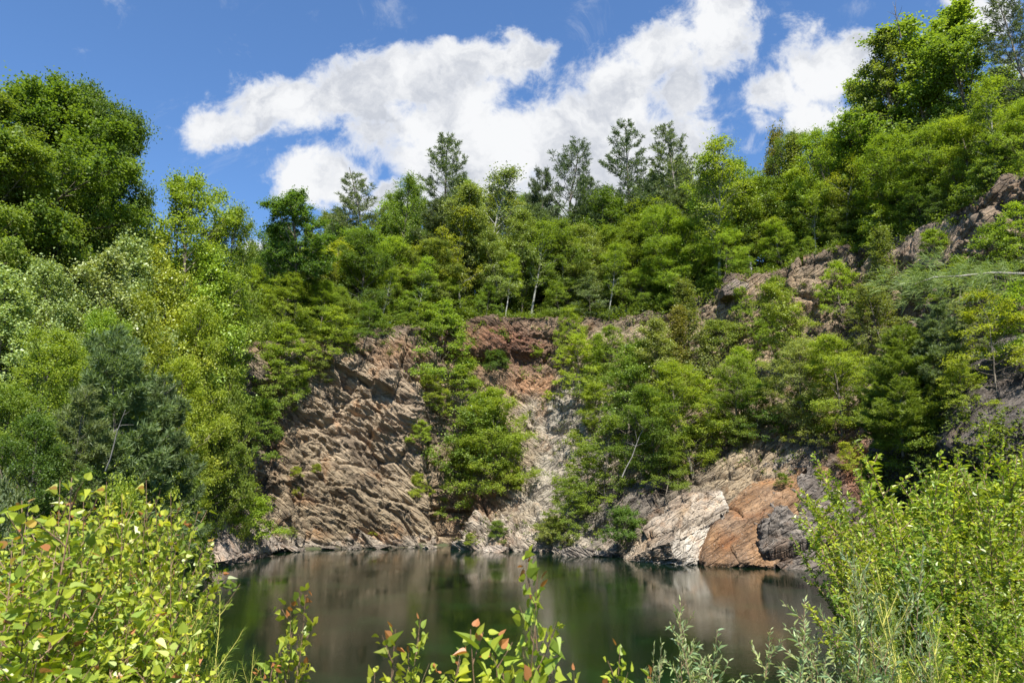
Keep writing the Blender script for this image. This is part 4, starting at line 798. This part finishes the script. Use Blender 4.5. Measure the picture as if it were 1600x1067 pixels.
FORE = [
 ('aspen', 300, 3.5, 765, 130, 'asp', 'young aspen standing at the right end of the left thicket', GA), ('aspen', 175, 3.0, 762, 170, 'asp2', 'young aspen just right of the tallest one', GA),
 ('bush', 1585, 7.2, 735, 330, 'bsh', 'upper bush at the right edge under the dark outcrop', GBU), ('bush', 1500, 7.6, 742, 300, 'bsh2', 'upper bush left of the dark outcrop', GBU), ('bush', 1475, 5.4, 800, 300, 'bsh', 'full leaved bush in the centre of the right thicket', GBU), ('bush', 1405, 6.8, 830, 200, 'bsh2', 'low bush where the thicket meets the pond', GBU),
 ('aspen', 120, 2.6, 748, 240, 'asp', 'tallest young aspen at the near left with reddish top leaves', GA), ('aspen', 60, 2.8, 790, 220, 'asp', 'young aspen left of the tallest one', GA),
 ('aspen', 245, 3.2, 765, 170, 'asp', 'young aspen with pink tipped leaves right of the tallest one', GA), ('aspen', 15, 2.4, 850, 200, 'asp', 'big leaved aspen in the lower left corner', GA),
 ('thicket', 160, 3.9, 815, 230, 'asp', 'bushy aspen in the middle of the left thicket', GA), ('thicket', 50, 4.2, 835, 260, 'asp2', 'bushy aspen behind the lower left corner', GA),
 ('thicket', 235, 4.4, 800, 200, 'asp2', 'bushy aspen at the right side of the left thicket', GA), ('thicket', 120, 3.0, 900, 240, 'asp', 'low bushy aspen at the front of the left thicket', GA),
 ('thicket', 200, 3.1, 900, 190, 'asp', 'low aspen clump beneath the pink tipped one', GA), ('thicket', 20, 5.4, 800, 260, 'asp2', 'aspen clump under the grey green shrub', GA),
 ('thicket', 110, 5.8, 800, 250, 'asp2', 'aspen clump behind the tallest young aspen', GA), ('thicket', 190, 6.2, 810, 190, 'asp2', 'aspen clump nearest the dark left slope', GA), ('thicket', 255, 6.4, 845, 120, 'asp2', 'aspen clump at the water\'s left edge', GA),
 ('thicket', 60, 2.6, 960, 240, 'asp', 'leafy aspen base at the bottom left', GA), ('thicket', 250, 3.4, 975, 170, 'asp', 'leafy aspen base at the bottom beside the pond', GA), ('thicket', 180, 2.7, 985, 220, 'asp', 'leafy aspen base at the bottom of the left thicket', GA),
 ('shoot', 450, 3.6, 920, 80, 'asp2', 'slender small leaved shoot against the water left of centre', GA), ('shoot', 425, 3.5, 1025, 80, 'asp2', 'short leafy shoot at the foot of the slender one', GA), ('shoot', 555, 2.4, 985, 80, 'asp', 'orange tipped aspen shoot at the bottom, left of two', GA),
 ('shoot', 640, 2.9, 970, 75, 'asp', 'thin aspen shoot with orange tips right of the orange tipped one', GA), ('shoot', 838, 2.3, 868, 120, 'asp', 'tall aspen shoot in front of the pond\'s centre', GA),
 ('shoot', 812, 2.6, 965, 110, 'asp', 'leafy side shoot at the left foot of the central one', GA), ('shoot', 862, 2.7, 990, 110, 'asp2', 'leafy side shoot at the right foot of the central one', GA), ('shoot', 985, 2.5, 1008, 90, 'asp', 'short aspen shoot between the central one and the willows', GA), ('shoot', 905, 2.6, 1038, 60, 'asp', 'tiny shoot just right of the central aspen', GA),
 ('willow', 1040, 3.4, 948, 110, 'wil', 'tall silvery willow stem, first beside the water', GW), ('willow', 1095, 3.3, 962, 100, 'wil', 'silvery willow stem right of the first', GW), ('willow', 1150, 3.4, 990, 110, 'wil', 'low silvery willow between the tall stems', GW),
 ('willow', 1015, 3.2, 1010, 80, 'wil', 'low willow tuft at the bottom next to the aspen shoots', GW), ('willow', 1215, 3.5, 980, 120, 'wil', 'silvery willow before the bush\'s dark foot', GW), ('willow', 1245, 4.0, 945, 120, 'wil', 'taller silvery willow at the left foot of the bush', GW),
 ('willow', 1300, 3.3, 985, 140, 'wil', 'spreading silvery willow at the bottom right', GW), ('willow', 1370, 3.6, 890, 110, 'wil', 'upright silvery willow inside the right bushes', GW), ('willow', 1420, 3.1, 1000, 140, 'wil', 'low silvery willow in front of the pine sapling', GW), ('willow', 1335, 4.4, 850, 90, 'wil', 'high willow tip among the bush leaves', GW),
 ('bush', 1445, 6.0, 760, 250, 'bsh', 'bright bush reaching out over the pond at right', GBU), ('bush', 1460, 6.5, 720, 340, 'bsh', 'tallest yellow green bush at the right', GBU), ('bush', 1540, 6.2, 745, 390, 'bsh', 'broad yellow green bush below the dark outcrop', GBU),
 ('bush', 1620, 5.6, 765, 360, 'bsh2', 'bush cut by the right edge', GBU), ('bush', 1465, 4.9, 840, 290, 'bsh', 'bush in the middle of the right thicket', GBU), ('bush', 1510, 4.6, 850, 360, 'bsh2', 'greener bush in front of the broad one', GBU),
 ('bush', 1595, 4.2, 880, 360, 'bsh2', 'dark centred bush near the lower right corner', GBU), ('bush', 1400, 5.2, 880, 170, 'bsh', 'low bush at the water\'s right edge', GBU), ('bush', 1470, 4.0, 960, 360, 'bsh2', 'low bush behind the pine sapling', GBU), ('bush', 1570, 3.6, 980, 330, 'bsh', 'bush in the lower right corner', GBU),
 ('bush', 1455, 9.5, 700, 240, 'bsh', 'smaller bush rising behind the tallest one', GBU), ('bush', 1560, 9.0, 760, 270, 'bsh2', 'shaded bush at the foot of the dark outcrop', GBU),
 ('pinelet', 1405, 3.4, 890, 150, 'cnd', 'young pine with yellow shoots in the right thicket', 'young pines on the near bank'), ('pinelet', 1480, 3.1, 955, 150, 'cnd', 'low soft needled pine at the bottom right', 'young pines on the near bank'), ('pinelet', 1345, 3.5, 940, 110, 'cnd', 'small pine with yellow candles beside the willows', 'young pines on the near bank'),
 ('pinelet', 330, 3.7, 945, 130, 'cnd', 'young pine with yellow candles at the pond\'s near left', 'young pines on the near bank'), ('pinelet', 295, 3.5, 920, 110, 'cnd', 'young pine inside the right part of the left thicket', 'young pines on the near bank'), ('pinelet', 365, 3.3, 1030, 90, 'cnd', 'low yellow pine sapling at the bottom edge', 'young pines on the near bank')]
for a in FORE: fore(*a)
# pine just outside the frame on the right, one long limb reaching into view
def side_pine():
    rs = np.random.RandomState(9); e = bpy.data.objects.new('pine_tree', None); col.objects.link(e); b = np.array((6.6, 6.6, ground_at(6.6, 6.6))); e.location = b
    tag(e, 'pine outside the right edge whose one thin pale limb reaches in', 'pine')
    tr = [np.array((0, 0, -.2)) + np.array((0.02 * k, 0, k * .8)) for k in range(9)]; V, Fc = tubes([(tr, np.linspace(.09, .03, 9))], 8); mk('trunk', V, Fc, M_pinebark, e, True)
    P = []; A = []; S = []
    def limb(c, r):
        V, Fc = tubes([(c, np.linspace(r, .004, len(c)))], 6); mk('branch', V, Fc, M_dead, e, True); k = len(c) - 1
        for j in range(150):
            u = rs.uniform(.12, 1); a = int(min(u * k, k - 1)); q = c[a] + (c[a + 1] - c[a]) * (u * k - a); sdv = rs.normal(0, 1, 3) * (.8, .8, .4); sdv = unit(sdv) * rs.uniform(.05, .34); D = unit(c[-1] - c[0])
            q2 = q + sdv + D * .1
            n = 26; P.append(q2 + rs.normal(0, .02, (n, 3))); A.append(unit(sdv + D * .5) * .8 + rs.normal(0, .45, (n, 3))); S.append(.10 * rs.uniform(.7, 1.2, n))
    A1 = unp(1600, 428, 6.3) - b; A2 = unp(1495, 432, 6.1) - b; A3 = unp(1425, 445, 6.0) - b; t0 = np.array((.1, 0, A1[2] - .15))
    limb(np.array([t0, (t0 + A1) / 2 + (0, 0, .03), A1, (A1 + A2) / 2 + (0, 0, .02), A2, (A2 + A3) / 2 + (0, 0, .03), A3]), .018)
    for (az, z, L) in ((.2, 2.2, 1.6), (1.2, 3.0, 1.5), (-.6, 3.6, 1.3), (.5, 4.4, 1.1), (-.2, 5.2, .8), (-1.1, 1.6, 1.6), (.9, 1.7, 1.7), (-.3, 2.7, 1.6), (-1.2, 2.9, 1.4), (.3, 3.4, 1.4), (1.1, 4.0, 1.1), (-.9, 4.6, 1.0), (.9, 5.3, .8), (-.5, 5.8, .6), (.6, 6.1, .5)):
        limb(curve((0.05, 0, z), (math.cos(az), math.sin(az), .3), L, 6, (0, 0, .2), .05, rs), .015)
    P = np.concatenate(P); A = np.concatenate(A); S = np.concatenate(S)
    V, Fc, r = leaves(P, A, rs.normal(0, 1, P.shape), S, rnd=rs.rand(len(P)), wid=.022); o = mk('needles', V, Fc, M_needle, e, attrs={'rnd': ('FLOAT', r)}); o.color = (.22, .29, .09, 1)
side_pine()
print('objects', len(bpy.data.objects))
